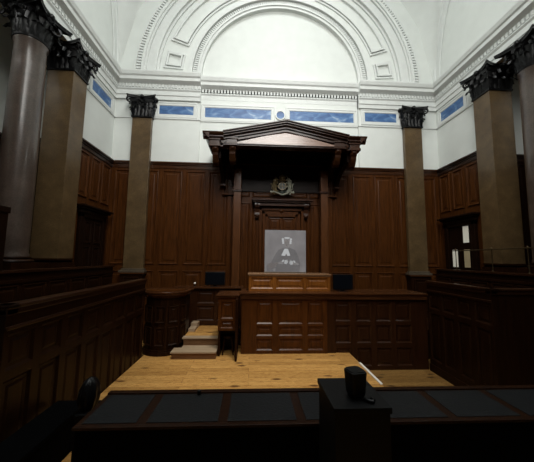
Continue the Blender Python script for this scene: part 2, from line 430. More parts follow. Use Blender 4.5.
# flat ceilings over the side aisles and flat lunettes over the side walls
for nm, f in (('trim_21', lambda x: x), ('trim_22', mir)):
    b = MB(); x0, x1 = sorted((f(-7.5), f(WL - .05))); b.box(x0, x1, -2.6, 8.3, SPR, SPR + .1)
    struct(b.build(nm, M['plaster_dim']))
for nm, f in (('wall_left', lambda x: x), ('wall_right', mir)):
    b = MB(); n = 64
    vs = [b.bm.verts.new((f(WL - 0.01), CYV + HW * cos(pi * k / n), CZ + HW * sin(pi * k / n) + .0)) for k in range(n + 1)]
    b.bm.faces.new(vs); struct(b.build(nm, M['plaster']))
    b = MB()
    for k in range(n):
        pass
b = MB(); n = 64     # front lunette (behind the viewer)
vs = [b.bm.verts.new((AX + HW * cos(pi * k / n), CYV - HW - .02, CZ + HW * sin(pi * k / n))) for k in range(n + 1)]
b.bm.faces.new(vs); struct(b.build('wall_front', M['plaster']))
# side arch ribs
for nm, f, n in (('trim_23', lambda x: x, 1), ('trim_24', mir, -1)):
    b = MB(); prev = None
    for k in range(65):
        a = pi * k / 64
        row = []
        for r, d in ((HW + .02, 0), (HW + .02, .07), (HW - .10, .07), (HW - .14, .03), (HW - .34, .03), (HW - .36, 0)):
            row.append(b.bm.verts.new((f(WL) + n * d, CYV + r * cos(a), CZ + r * sin(a))))
        if prev:
            for j in range(5): b.bm.faces.new([prev[j], prev[j + 1], row[j + 1], row[j]])
        prev = row
    struct(b.build(nm, M['plaster_trim'], smooth=True))
# back lunette wall with recessed round-headed panel
LR = 2.98
b = MB(); n = 96
inner = []; outer = []; deep = []
for k in range(n + 1):
    a = pi * k / n
    inner.append(b.bm.verts.new((AX + LR * cos(a), 9.60, CZ + LR * sin(a))))
    outer.append(b.bm.verts.new((AX + (HW + .1) * cos(a), 9.60, CZ + (HW + .1) * sin(a))))
    deep.append(b.bm.verts.new((AX + LR * cos(a), 9.69, CZ + LR * sin(a))))
for k in range(n):
    b.bm.faces.new([inner[k], inner[k + 1], outer[k + 1], outer[k]]); b.bm.faces.new([deep[k], deep[k + 1], inner[k + 1], inner[k]])
b.bm.faces.new(deep)
struct(b.build('wall_back', M['plaster']))
ar = sroot('trim_25', (AX, 9.6, CZ))
def band(name, parts, beads=None, seg=96):
    b = MB()
    for r0, r1, y in parts: b.arc(r0, r1, y, 9.62, AX, CZ, 0, pi, seg)
    if beads:
        r0, r1, y, cnt = beads
        for k in range(cnt):
            a = pi * (k + .5) / cnt; h = pi / cnt * 0.30
            b.arc(r0, r1, y, 9.6, AX, CZ, a - h, a + h, 2)
    return b.build(name, M['plaster_trim'], ar)
band('inner_arch_moulding', [(LR, LR + .10, 9.54), (LR + .10, LR + .16, 9.50), (LR + .34, LR + .44, 9.47), (LR + .44, LR + .53, 9.53)], (LR + .18, LR + .32, 9.545, 120))
band('outer_arch_moulding', [(4.54, 4.62, 9.54), (4.62, 4.73, 9.44), (4.73, 4.96, 9.49), (4.96, 5.03, 9.42), (5.03, 5.13, 9.37), (5.36, 5.46, 9.50)], (5.16, 5.33, 9.43, 150))
def coffer(a0, a1, r0, r1):
    b = MB(); w = 0.055
    sg = max(2, int((a1 - a0) / 0.03)); da = w / ((r0 + r1) / 2)
    for k, (w0, y) in enumerate(((0.0, 9.55), (0.085, 9.515))):
        da = w0 / ((r0 + r1) / 2)
        A0, A1, R0, R1 = a0 + da, a1 - da, r0 + w0, r1 - w0
        d2 = w / ((r0 + r1) / 2)
        b.arc(R0, R0 + w, y, 9.62, AX, CZ, A0, A1, sg); b.arc(R1 - w, R1, y, 9.62, AX, CZ, A0, A1, sg)
        b.arc(R0 + w, R1 - w, y, 9.62, AX, CZ, A0, A0 + d2, 2); b.arc(R0 + w, R1 - w, y, 9.62, AX, CZ, A1 - d2, A1, 2)
    b.build('coffer_panel', M['plaster_trim'], ar)
for lo, hi in ((0.07, 0.235), (0.33, 1.20), (1.30, pi - 1.30), (pi - 1.20, pi - 0.33), (pi - 0.235, pi - 0.07)):
    coffer(lo, hi, 3.68, 4.40)

# ------------------------------------------------------------------ Corinthian capitals
def leaf(mb, base, out, side, h, w, curl, thick=0.02):
    base, out, side = Vector(base), Vector(out), Vector(side); n = 7; rows = []
    for i in range(n + 1):
        t = i / n
        if t < 0.72: z = h * t / 0.72; d = 0.03 + 0.10 * t * curl
        else:
            q = (t - 0.72) / 0.28; z = h * (1.0 - 0.22 * q * q + 0.06 * sin(pi * q)); d = 0.03 + 0.072 * curl + curl * 0.9 * sin(q * pi / 2) * 0.16
        ww = w * (0.75 + 0.35 * sin(pi * min(1, t * 1.1))) * (1 if t < .75 else 1 - 0.75 * (t - .75) / .25)
        ww *= 1 + 0.18 * (1 if i % 2 else -1)
        c = base + Z1 * z + out * d
        rows.append([mb.bm.verts.new(c - side * ww * .5 - out * .025), mb.bm.verts.new(c - side * ww * .22 + out * .012), mb.bm.verts.new(c + out * .03),
                     mb.bm.verts.new(c + side * ww * .22 + out * .012), mb.bm.verts.new(c + side * ww * .5 - out * .025)])
    for i in range(n):
        for k in range(4): mb.bm.faces.new([rows[i][k], rows[i][k + 1], rows[i + 1][k + 1], rows[i + 1][k]])

def volute(mb, p, out, r):
    """spiral scroll in the vertical plane holding `out`"""
    p, out = Vector(p), Vector(out).normalized(); pts = []; rad = []
    for k in range(22):
        a = pi * 0.5 - k * 0.42; rr = r * (1 - k / 24)
        pts.append(p + out * rr * cos(a) + Z1 * rr * sin(a)); rad.append(0.035 * (1 - k / 40))
    mb.tube(pts, rad, 6)

def capital(parent, cx, cy, hw, hd, z0, h, over, square=True, clip=None, cf=1.0):
    mb = MB()
    def cut(m):
        if clip: bmesh.ops.bisect_plane(m.bm, geom=m.bm.verts[:] + m.bm.edges[:] + m.bm.faces[:], plane_co=(0, clip, 0), plane_no=(0, 1, 0), clear_outer=True)
    # bell and necking
    if square:
        mb.box(cx - hw - .03, cx + hw + .03, cy - hd - .03, cy + hd + .03, z0, z0 + .05)
        for i in range(5):
            t0, t1 = i / 5, (i + 1) / 5; e = 0.10 * t1 ** 2.5
            mb.box(cx - hw + .02 - e, cx + hw - .02 + e, cy - hd + .02 - e, cy + hd - .02 + e, z0 + t0 * h * .86, z0 + t1 * h * .86)
    else:
        mb.lathe([(hw + .05, z0 - .02), (hw + .06, z0 + .03), (hw, z0 + .06), (hw - .02, z0 + .4 * h), (hw + .05, z0 + .7 * h), (hw + .13, z0 + .86 * h)], cx, cy, 28)
    def ring(zb, hh, w, curl, off):
        if square:
            for ax, half, oth, s in ((X1, hw, hd, 1), (X1, hw, hd, -1), (Y1, hd, hw, 1), (Y1, hd, hw, -1)):
                out = (Y1 if ax is X1 else X1) * s
                n = 3 if off == 0 else 2
                us = [-0.78, 0, .78] if off == 0 else [-0.4, .4]
                if half < 0.2: us = [-.6, .6] if off == 0 else [0]
                for u in us:
                    leaf(mb, Vector((cx, cy, zb)) + out * (oth - .03) + ax * (u * half), out, ax, hh, w, curl * cf)
                if off:
                    pass
            for sx in (-1, 1):
                for sy in (-1, 1):
                    o = Vector((sx, sy, 0)).normalized()
                    leaf(mb, Vector((cx + sx * (hw - .03), cy + sy * (hd - .03), zb)), o, Vector((-o.y, o.x, 0)), hh * 1.02, w * .9, curl * 1.1 * cf)
        else:
            n = 9
            for k in range(n):
                a = 2 * pi * (k + off) / n; o = Vector((cos(a), sin(a), 0))
                leaf(mb, Vector((cx, cy, zb)) + o * (hw - .02), o, Vector((-o.y, o.x, 0)), hh, w, curl)
    ring(z0 + .03, h * .40, .22, 1.0, 0)
    ring(z0 + .03, h * .66, .22, 1.15, .5)
    for sx in (-1, 1):
        for sy in (-1, 1):
            o = Vector((sx, sy, 0)).normalized()
            bx = hw if square else hw * .72; by = hd if square else hw * .72
            volute(mb, Vector((cx + sx * bx, cy + sy * by, z0 + h * .76)) + o * .13, o, .105)
            s2 = Vector((-o.y, o.x, 0))
            mb.tube([Vector((cx + sx * bx * .7, cy + sy * by * .9, z0 + h * .45)), Vector((cx + sx * bx * .95, cy + sy * by, z0 + h * .68)) , Vector((cx + sx * bx, cy + sy * by, z0 + h * .86)) + o * .1], [.03, .035, .04], 6)
    for out, side, d in ((X1, Y1, hw), (-X1, Y1, hw), (Y1, X1, hd), (-Y1, X1, hd)):
        c = Vector((cx, cy, z0)) + out * (d + .06)
        for s in (-1, 1):
            pts = [c + side * s * .03 + Z1 * h * .45 - out * .06, c + side * s * .10 + Z1 * h * .66, c + side * s * .14 + Z1 * h * .76 + out * .03, c + side * s * .08 + Z1 * h * .80 + out * .04, c + side * s * .06 + Z1 * h * .73 + out * .04]
            mb.tube(pts, .022, 6)
        mb.blob(c + Z1 * h * .93 + out * .03, (.075, .075, .085), 10)       # fleuron
    cut(mb)
    cap = mb.build('capital', M['capital'], parent, smooth=True)
    # concave abacus
    mb = MB(); prof = []
    ax_, ay = hw + over, hd + over
    for (sx, sy), (ex, ey) in (((-1, -1), (1, -1)), ((1, -1), (1, 1)), ((1, 1), (-1, 1)), ((-1, 1), (-1, -1))):
        p0 = Vector((sx * ax_, sy * ay)); p1 = Vector((ex * ax_, ey * ay)); inw = -Vector(((sx + ex) / 2, (sy + ey) / 2)).normalized()
        for k in range(10):
            t = 0.06 + 0.88 * k / 9
            q = p0.lerp(p1, t) + inw * (over * .72) * sin(pi * t) ** .8
            prof.append((q.x, q.y))
    mb.prism(prof, (cx, cy, z0 + h * .88), X1, Y1, Z1, h * .07)
    mb.prism([(x * 1.03, y * 1.03) for x, y in prof], (cx, cy, z0 + h * .95), X1, Y1, Z1, h * .05)
    cut(mb)
    mb.build('abacus', M['capital'], cap)

def attic(mb, cx, cy, hw, hd, z):       # square moulded base
    for e, z0, z1 in ((.10, 0, .10), (.08, .10, .17), (.04, .17, .22), (.06, .22, .27)):
        mb.box(cx - hw - e, cx + hw + e, cy - hd - e, cy + hd + e, z + z0, z + z1)

CAPZ = 4.96 + EYE; CAPH = CORB - CAPZ
for x, lab in ((-4.03, 'tan marble pilaster on the back wall left of the canopy'), (mir(-4.03), 'tan marble pilaster on the back wall right of the canopy')):
    t = thing('pilaster', lab, 'pilaster', (x, 9.53, 1.85), 'back wall pilasters')
    mb = MB(); n = 0.335
    mb.box(x - n, x + n, 9.42, 9.56, 1.90, CAPZ, 0.006); mb.build('shaft', M['marble'], t)
    mb = MB(); mb.box(x - n - .10, x + n + .08, 9.32, 9.56, 1.83, 1.90); mb.box(x - n - .04, x + n + .04, 9.38, 9.56, 1.90, 1.96); mb.build('base', M['stone_base'], t, bevel=.008)
    capital(t, x, 9.52, n, .12, CAPZ, CAPH, .20, clip=9.56, cf=.45)
for f, lab in ((lambda x: x, 'square tan marble pier beside the left round column'), (mir, 'square tan marble pier beside the right round column')):
    x = f(-5.22); t = thing('pier', lab, 'pier', (x, 7.35, 2.02), 'side wall piers')
    mb = MB(); mb.box(x - .34, x + .34, 7.06, 7.64, 2.025, CAPZ, .008); mb.build('shaft', M['marble'], t)
    mb = MB(); attic(mb, x, 7.35, .30, .25, 2.02); mb.build('base', M['wood_wing'], t)
    capital(t, x, 7.35, .34, .29, CAPZ, CAPH, .26, cf=.75)
for f, lab in ((lambda x: x, 'polished round granite column at the left edge'), (mir, 'polished round granite column at the right edge')):
    x = f(-5.30); y = 6.19; t = thing('column', lab, 'column', (x, y, 2.02), 'round side columns')
    mb = MB(); prof = [(.345, 2.32), (.345, 2.36), (.325, 2.42)]
    for k in range(10): prof.append((.33 - .03 * (k / 9) ** 1.6, 2.5 + (CAPZ - 2.6) * k / 9))
    prof += [(.33, CAPZ - .05), (.33, CAPZ)]
    mb.lathe(prof, x, y, 48); mb.build('shaft', M['granite'], t, smooth=True)
    mb = MB(); mb.box(x - .44, x + .44, y - .44, y + .44, 2.02, 2.20); mb.lathe([(.42, 2.20), (.44, 2.23), (.42, 2.26), (.37, 2.28), (.39, 2.31), (.36, 2.33)], x, y, 40); mb.build('base', M['wood_wing'], t, smooth=True)
    capital(t, x, y, .30, .30, CAPZ, CAPH, .28, square=False)

# ------------------------------------------------------------------ blue frieze panels
def frieze(lab, o, u, n, a, c, z0, z1, white=True):
    o, u, n = Vector(o), Vector(u), Vector(n); m = o + u * ((a + c) / 2)
    t = thing('painted_plaque', lab, 'wall panel', (m.x, m.y, z0 - .1), 'blue frieze panels')
    mb = MB()
    mb.panel(o, u, n, a - .16, c + .16, z0 - .15, z1 + .15, [(0, 0.0), (.012, .035), (.05, .04), (.06, .028), (.13, .028), (.15, .008)])
    mb.build('frame', M['plaster_trim'], t)
    mb = MB(); mb.panel(o + n * .011, u, n, a, c, z0, z1, [(0, 0), (.004, .004)]); mb.build('painted_panel', M['blue'], t)
yF = YB - .09
frieze('short blue marbled panel beside the left back pilaster', (0, yF, 0), X1, -Y1, -3.50, -2.27, 5.22 + EYE, 5.54 + EYE)
frieze('short blue marbled panel beside the right back pilaster', (0, yF, 0), X1, -Y1, mir(-2.27), mir(-3.50), 5.24 + EYE, 5.58 + EYE)
frieze('long blue marbled panel above the left slope of the canopy', (0, YB, 0), X1, -Y1, -1.86, 0.60, 5.21 + EYE, 5.58 + EYE)
frieze('long blue marbled panel above the right slope of the canopy', (0, YB, 0), X1, -Y1, mir(.60), mir(-1.86), 5.21 + EYE, 5.58 + EYE)
frieze('blue marbled panel high on the left side wall', (WL, 0, 0), Y1, X1, 8.22, 9.30, 5.20 + EYE, 5.52 + EYE)
frieze('blue marbled panel high on the right side wall', (WR, 0, 0), Y1, -X1, 8.25, 9.32, 5.20 + EYE, 5.54 + EYE)
t = thing('frieze_medallion', 'round blue medallion on the frieze above the canopy peak', 'wall panel', (AX, YB, 5.22 + EYE))
def disc(mb, c, r0, r1, y0, y1, seg=32):
    mb.arc(r0, r1, y0, y1, c[0], c[1], 0, 2 * pi, seg)
mb = MB(); disc(mb, (AX, 5.395 + EYE), .15, .19, YB - .04, YB + .01); mb.build('ring', M['plaster_trim'], t)
mb = MB(); disc(mb, (AX, 5.395 + EYE), .001, .15, YB - .02, YB); mb.build('painted_disc', M['blue'], t)

# ------------------------------------------------------------------ canopy over the judge's seat
CYF = 7.92
t = thing('canopy', 'carved mahogany pedimented canopy on tall posts above the judge seat', 'canopy', (AX, 8.7, 0.9))
z0 = 3.40 + EYE
def sym(mb, x0, x1, *a):
    mb.box(x0, x1, *a); mb.box(mir(x1), mir(x0), *a)
mb = MB(); mb.box(-1.36, mir(-1.36), CYF + .06, 9.6, z0 + .02, z0 + .10); mb.build('soffit', M['matte_black'], t)  # blacked out; shade under the canopy put into its colour
mb = MB()   # architrave and frieze with projecting blocks
mb.box(-1.38, mir(-1.38), CYF + .06, CYF + .26, z0 - .02, z0 + .06); mb.box(-1.34, mir(-1.34), CYF + .10, 9.64, z0 + .105, z0 + .21)
for a_, c_ in ((-1.38, -1.20), (mir(-1.20), mir(-1.38))): mb.box(a_, c_, CYF + .26, 9.64, z0 - .02, z0 + .06)
mb.box(-.92, mir(-.92), CYF - .05, CYF + .2, z0 - .04, z0 + .05); mb.box(-.88, mir(-.88), CYF - .01, CYF + .2, z0 + .05, z0 + .20)
mb.build('entablature', M['wood_canopy'], t, bevel=.008)
for f in (lambda x: x, mir):
    for xc, yy in ((-1.21, CYF + .02), (-.68, CYF - .08)):
        c = f(xc); w = .155; mb = MB()
        mb.box(c - w, c + w, yy, CYF + .3, z0 + .05, z0 + .20); mb.box(c - w - .03, c + w + .03, yy - .03, CYF + .3, z0 + .16, z0 + .21)
        mb.box(c - w - .02, c + w + .02, yy - .02, CYF + .3, z0 - .03, z0 + .05)
        mb.build('frieze_block', M['wood_canopy'], t, bevel=.008)
crn = [(0, .20), (.04, .20), (.06, .24), (.11, .26), (.11, .30), (.16, .33), (.20, .37), (.20, .39), (0, .39)]
for f, s in ((lambda x: x, 1), (mir, -1)):
    a, c = sorted((f(-1.56), f(-.92))); mb = MB()
    mb.prism(crn, (a, CYF + .10, z0), -Y1, Z1, X1, c - a)
    mb.prism(crn, (f(-1.36), CYF - .08, z0), X1 * -s, Z1, Y1, 9.66 - CYF)
    mb.build('cornice', M['wood_canopy'], t, bevel=.004)
mb = MB(); mb.box(-.95, mir(-.95), CYF - .08, CYF + .05, z0 - .03, z0 + .03); mb.box(-.95, mir(-.95), CYF - .11, CYF + .05, z0 + .0, z0 + .03)
mb.build('pediment_base_rail', M['wood_canopy'], t, bevel=.006)
# pediment
AP = 4.13 + EYE; EZ = 3.73 + EYE
mb = MB(); yy = CYF - .03
def tri(mb, x0, zb, xa, za, y0, y1):
    mb.prism([(x0, zb), (mir(x0), zb), (AX, za)], (0, y0, 0), X1, Z1, Y1, y1 - y0)

tp = [(-.66, yy - .05, z0 + .035), (mir(-.66), yy - .05, z0 + .035), (AX, yy + .008, AP - .24)]  # face leaned back to catch the lamp glare
mb.quad(tp); mb.quad([(x, yy + .05, z) for x, y, z in tp])
for a_, c_ in ((0, 1), (1, 2), (2, 0)): mb.quad([tp[a_], tp[c_], (tp[c_][0], yy + .05, tp[c_][2]), (tp[a_][0], yy + .05, tp[a_][2])])
mb.build('tympanum', M['wood_tymp_glare'], t)
mb = MB(); tri(mb, -.72, z0 + .06, AX, AP - .15, yy + .05, 9.0); mb.build('pediment_back', M['wood_canopy'], t)
mb = MB()
slope = (AP - EZ) / (AX + .90)
for (u0, u1, yf) in ((-.03, .0, CYF - .30), (-.075, -.03, CYF - .26), (-.12, -.075, CYF - .20), (-.19, -.12, CYF - .12), (-.27, -.19, CYF - .07)):
    for s in (-1, 1):
        xs = -.93 if s < 0 else mir(-.93)
        p = [(xs, EZ + u0), (AX, AP + u0), (AX, AP + u1), (xs, EZ + u1)]
        mb.prism(p, (0, yf, 0), X1, Z1, Y1, 8.9 - yf)
mb.build('raking_cornice', M['wood_canopy'], t, bevel=.004)
mb = MB(); mb.box(AX - .09, AX + .09, CYF - .26, CYF - .05, AP - .02, AP + .03); mb.blob((AX, CYF - .16, AP + .045), (.06, .06, .03), 12); mb.build('finial', M['wood_canopy'], t)
# carved brackets under the front edge
def scroll_bracket(xc, yf, w, zt, zb, back):
    prof = [(0, 0), (-.02, -.05), (.0, -.12), (.05, -.17), (.06, -.24), (.11, -.33), (.19, -.42), (.26, -.46), (.34, -.47), (.42, -.44), (back, -.42), (back, 0)]
    mb = MB(); mb.prism([(y, z * (zt - zb) / .47) for y, z in prof], (xc - w / 2, yf, zt), Y1, Z1, X1, w)
    for sx in (-1, 1):
        for cy_, cz_, r in ((.07, -.10, .06), (.24, -.36 * (zt - zb) / .47, .085)):
            pts = []; rad = []
            for k in range(18):
                a = k * .45; rr = r * (1 - k / 20); pts.append((xc + sx * w / 2, yf + cy_ + rr * cos(a), zt + cz_ + rr * sin(a))); rad.append(.014)
            mb.tube(pts, rad, 5)
    mb.blob((xc, yf + .0, zt - .07), (w * .42, .05, .05), 10)
    mb.build('bracket', M['wood_side'], t)  # darker wood; shading under the front edge put into the colour
for f in (lambda x: x, mir):
    scroll_bracket(f(-1.19), CYF + .05, .17, z0 - .02, z0 - .52, .5)
    scroll_bracket(f(-.66), CYF - .04, .17, z0 - .02, z0 - .50, .5)
# long coved cheeks from the wall to the front
for f in (lambda x: x, mir):
    for xc, w, drop in ((-1.10, .12, .80), (-.74, .10, .80)):
        prof = [(.25, 0), (.30, -.30)]
        for k in range(9):
            a = k / 8 * pi / 2; prof.append((.35 + 1.15 * sin(a), -.32 - (drop - .32) * (1 - cos(a))))
        prof += [(1.68, -drop), (1.68, 0)]
        mb = MB(); mb.prism(prof, (f(xc) - w / 2, CYF, z0 - .0), Y1, Z1, X1, w); mb.build('cheek', M['door_dark'], t)  # near-black wood carries the canopy shade in its colour
for f in (lambda x: x, mir):
    mb = MB(); a, c = sorted((f(-1.20), f(-1.0))); mb.box(a, c, 9.36, 9.64, z0 - .86, z0 - .80); mb.build('wall_corbel', M['wood_canopy'], t)
# back board between the cheeks; canopy shade put into its dark colour
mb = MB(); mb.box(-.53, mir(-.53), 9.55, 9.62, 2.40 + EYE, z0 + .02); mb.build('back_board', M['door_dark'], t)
for f in (lambda x: x, mir):
    x = f(-.56)
    mb = MB(); mb.box(x - .13, x + .13, 9.16, 9.44, .9, z0 - .3); mb.build('post', M['wood_post'], t, bevel=.015)
    mb = MB(); mb.box(x - .17, x + .17, 9.14, 9.46, 2.30 + EYE, 2.36 + EYE); mb.box(x - .15, x + .15, 9.16, 9.45, 2.26 + EYE, 2.30 + EYE); mb.build('post_collar', M['wood_canopy'], t, bevel=.008)

# side strips behind the posts (narrow pilaster boards on the panelling)
for nm, f in (('trim_26', lambda x: x), ('trim_27', mir)):
    mb = MB(); a, c = sorted((f(-.92), f(-.78))); mb.box(a, c, 9.55, 9.68, .9, 2.2 + EYE)
    a, c = sorted((f(-1.12), f(-.70))); mb.box(a, c, 9.48, 9.68, 2.24 + EYE, 2.30 + EYE); struct(mb.build(nm, M['wood'], bevel=.01))

# ------------------------------------------------------------------ door behind the judge
d = sroot('door_1', (1.01, 9.5, .9)); zc = 2.06 + EYE; DX = 1.01
mb = MB(); mb.box(DX - 1.08, DX + 1.08, 9.18, 9.6, zc - .05, zc); mb.box(DX - 1.03, DX + 1.03, 9.24, 9.6, zc - .10, zc - .05); mb.box(DX - .97, DX + .97, 9.32, 9.6, zc - .22, zc - .10); mb.build('door_cap', M['wood_canopy'], d, bevel=.01)
for s in (-1, 1):
    x = DX + s * .87
    mb = MB(); prof = [(0, 0), (.24, 0), (.25, -.08), (.20, -.16), (.12, -.22), (.10, -.34), (.13, -.42), (.08, -.52), (0, -.54)]
    mb.prism(prof, (x - .08, 9.56, zc - .10), -Y1, Z1, X1, .16); mb.blob((x, 9.33, zc - .17), (.06, .03, .04), 10); mb.blob((x, 9.44, zc - .56), (.06, .05, .06), 10); mb.build('door_bracket', M['wood_canopy'], d)
mb = MB()
for k, (w, y, zt) in enumerate(((.80, 9.46, -.26), (.68, 9.50, -.38), (.58, 9.47, -.48))):
    th = .10
    mb.box(DX - w, DX - w + th, y, 9.6, .9, zc + zt); mb.box(DX + w - th, DX + w, y, 9.6, .9, zc + zt); mb.box(DX - w, DX + w, y, 9.6, zc + zt - th, zc + zt)
mb.blob((DX, 9.45, zc - .36), (.07, .03, .06), 10)
mb.build('door_frame', M['wood'], d, bevel=.008)
mb = MB(); mb.box(DX - .50, DX + .50, 9.53, 9.6, .9, zc - .56)
o = Vector((0, 9.53, 0))
for a, c in ((DX - .44, DX - .04), (DX + .04, DX + .44)):
    for z_0, z_1 in ((zc - 1.05, zc - .62), (zc - 2.3, zc - 1.15), (1.0, zc - 2.4)): mb.panel(o, X1, -Y1, a, c, z_0, z_1, RINGS)
mb.build('door_leaf', M['wood'], d)

# ------------------------------------------------------------------ coat of arms
t = thing('coat_of_arms', 'gilded carved royal coat of arms above the back door', 'emblem', (1.02, 9.45, 2.26 + EYE))
M['arms_gold'] = flat('dull_gilding', (0.17, 0.125, 0.058), .4, metal=.2, var=.5, nscale=20)
M['arms_pale'] = flat('pale_gilding', (0.30, 0.30, 0.24), .4, var=.4, nscale=20)
M['arms_brown'] = flat('brown_gilding', (0.12, 0.055, 0.026), .4, var=.4, nscale=20)
M['arms_green'] = flat('dark_green_paint', (0.012, 0.020, 0.012), .4, var=.3)
cx, cz, cy = 1.02, 2.58 + EYE, 9.44
mb = MB(); pr = []
for k in range(24):
    a = 2 * pi * k / 24; pr.append((.115 * cos(a), .145 * sin(a) * (1.0 if sin(a) > 0 else 1.15)))
mb.prism(pr, (cx, cy - .03, cz), X1, Z1, Y1, .10); sh = mb.build('shield', M['arms_green'], t, bevel=.006)
mb = MB(); mb.arc(.125, .15, cy - .05, cy + .04, cx, cz, 0, 2 * pi, 32)
mb.box(cx - .008, cx + .008, cy - .045, cy, cz - .14, cz + .14); mb.box(cx - .11, cx + .11, cy - .045, cy, cz - .008, cz + .008)
mb.build('garter', M['arms_gold'], t)
def beast(s, horn):
    mb = MB()
    P = lambda x, z, y=0: (cx + s * x, cy - .02 + y, cz + z)
    mb.tube([P(.24, -.20), P(.27, -.06), P(.28, .08), P(.25, .18)], [.05, .065, .075, .05], 8)          # trunk rampant
    mb.blob(P(.22, .25), (.065, .05, .055), 12); mb.blob(P(.165, .235), (.035, .035, .03), 10)               # head, muzzle
    mb.blob(P(.26, .17), (.085, .05, .085), 12)                                                           # mane
    mb.tube([P(.25, .08), P(.19, .10), P(.15, .15)], [.03, .024, .02], 6); mb.tube([P(.26, .02), P(.18, .0), P(.14, -.03)], [.03, .024, .02], 6)
    mb.tube([P(.26, -.14), P(.19, -.19), P(.19, -.28)], [.05, .04, .028], 6); mb.tube([P(.28, -.14), P(.31, -.22), P(.27, -.30)], [.05, .04, .028], 6)
    mb.tube([P(.30, -.12), P(.38, -.10), P(.36, .02), P(.40, .10)], [.02, .018, .018, .028], 6)                # tail
    if horn: mb.tube([P(.20, .29), P(.15, .41)], [.014, .004], 6)
    else:
        mb.box(*sorted((cx + s * .19, cx + s * .27)), cy - .05, cy + .01, cz + .29, cz + .33)
    mb.tube([P(.24, .29), P(.27, .32)], [.018, .006], 5)
    mb.build('lion' if not horn else 'unicorn', M['arms_gold'] if not horn else M['arms_pale'], t, smooth=True)
beast(-1, False); beast(1, True)
mb = MB()
mb.lathe([(.09, cz + .24), (.10, cz + .28), (.12, cz + .33), (.11, cz + .37), (.06, cz + .40), (.02, cz + .41)], cx, cy, 16)
mb.blob((cx, cy, cz + .43), .022, 10); mb.tube([(cx - .12, cy - .02, cz + .22), (cx, cy - .03, cz + .20), (cx + .12, cy - .02, cz + .22)], .03, 6)
for k in range(5): mb.blob((cx - .10 + k * .05, cy - .08, cz + .31), .02, 8)
mb.build('crown', M['arms_gold'], t, smooth=True)
mb = MB(); pts = []
for k in range(33):
    u = -1 + k / 16; pts.append((cx + u * .40, cy - .05 - .02 * cos(u * 6), cz - .27 - .05 * cos(u * pi * 1.5) + .02 * abs(u)))
mb.tube(pts, .036, 6); mb.blob((cx - .40, cy - .03, cz - .22), (.04, .03, .06), 8); mb.blob((cx + .40, cy - .03, cz - .22), (.04, .03, .06), 8)
mb.build('motto_ribbon', M['arms_pale'], t, smooth=True)
mb = MB(); mb.blob((cx - .2, cy, cz - .20), (.12, .04, .07), 10); mb.blob((cx + .2, cy, cz - .20), (.12, .04, .07), 10); mb.blob((cx, cy, cz - .22), (.12, .04, .06), 10); mb.build('compartment', M['arms_green'], t, smooth=True)

# ------------------------------------------------------------------ side doors
def side_door(name, xw, n, glazed):
    d = sroot(name, (xw, 8.5, 1.2)); s = n
    def bx(mb, d0, d1, y0, y1, z_0, z_1):
        a, c = sorted((xw + s * d0, xw + s * d1)); mb.box(a, c, y0, y1, z_0, z_1)
    zt = 3.62
    mb = MB(); bx(mb, .03, .30, 7.85, 9.45, zt + .17, zt + .23); bx(mb, .03, .24, 7.90, 9.40, zt + .11, zt + .17); bx(mb, .03, .16, 7.95, 9.35, zt + .0, zt + .11); mb.build('door_cap', M['door_dark'], d, bevel=.01)
    mb = MB(); bx(mb, .03, .14, 7.98, 8.14, 1.2, zt); bx(mb, .03, .14, 9.16, 9.32, 1.2, zt); bx(mb, .03, .14, 7.98, 9.32, zt - .12, zt); mb.build('door_frame', M['door_dark'], d, bevel=.01)
    for y0, y1 in ((8.14, 8.65), (8.65, 9.16)):
        mb = MB(); bx(mb, .03, .09, y0 + .006, y1 - .006, 1.2, zt - .12)
        if not glazed:
            for z_0, z_1 in ((2.75, zt - .22), (1.9, 2.65), (1.3, 1.8)): mb.panel((xw + s * .09, 0, 0), Y1, X1 * s, y0 + .08, y1 - .08, z_0, z_1, RINGS)
        lf = mb.build('door_leaf', M['door_dark'], d)
        if glazed:
            for z_0, z_1 in ((2.94, 3.48), (2.14, 2.72)):
                near = y0 < 8.5
                if not near and z_0 > 2.5: continue
                mb = MB(); bx(mb, .09, .097, y0 + .14, y1 - .14, z_0, z_1)
                mb.build('pane', M['glass_lit'] if (z_0 > 2.5 or not near) else M['glass_dim'], lf)
side_door('door_2', WR, -1, True)
side_door('door_3', WL, 1, False)

# ------------------------------------------------------------------ judge's bench, clerk's bench, wings
def desk_top(mb, x0, x1, y0, y1, z):
    mb.box(x0, x1, y0, y1, z - .035, z, .008); mb.box(x0 + .02, x1 - .02, y0 + .025, y1, z - .075, z - .035, .006)
# the long bench
t = thing('clerks_bench', 'long dark mahogany panelled bench across the back of the pine floor', 'bench', (2.1, 7.2, 0))
mb = MB(); desk_top(mb, -.30, 4.55, 6.88, 7.98, 1.49); mb.build('desk_top', M['wood_x'], t)
hs = [(a, c, z_0, z_1) for a, c in ((.13, .53), (.69, 1.29), (1.42, 1.82)) for z_0, z_1 in ((.72, 1.28), (.43, .66), (.08, .36))]
framed(t, (0, 6.98, 0), X1, -Y1, -.25, 1.92, 0, 1.42, hs, M['wood_bench'], back=.10)
hs = [(a, c, z_0, z_1) for a, c in ((2.14, 2.54), (2.69, 3.07), (3.20, 3.60), (3.72, 4.14)) for z_0, z_1 in ((.78, 1.25), (.24, .68), (-.32, .12))]
framed(t, (0, 7.01, 0), X1, -Y1, 1.925, 4.55, -.42, 1.42, hs, M['wood_side'], back=.07, name='side_board')
mb = MB(); mb.box(-.27, 4.55, 6.915, 6.99, 1.33, 1.42, .006); mb.build('apron_rail', M['wood_x'], t)
mb = MB(); mb.box(4.42, 4.57, 7.08, 7.6, -.42, 1.42); mb.build('end_board', M['wood_wing'], t)
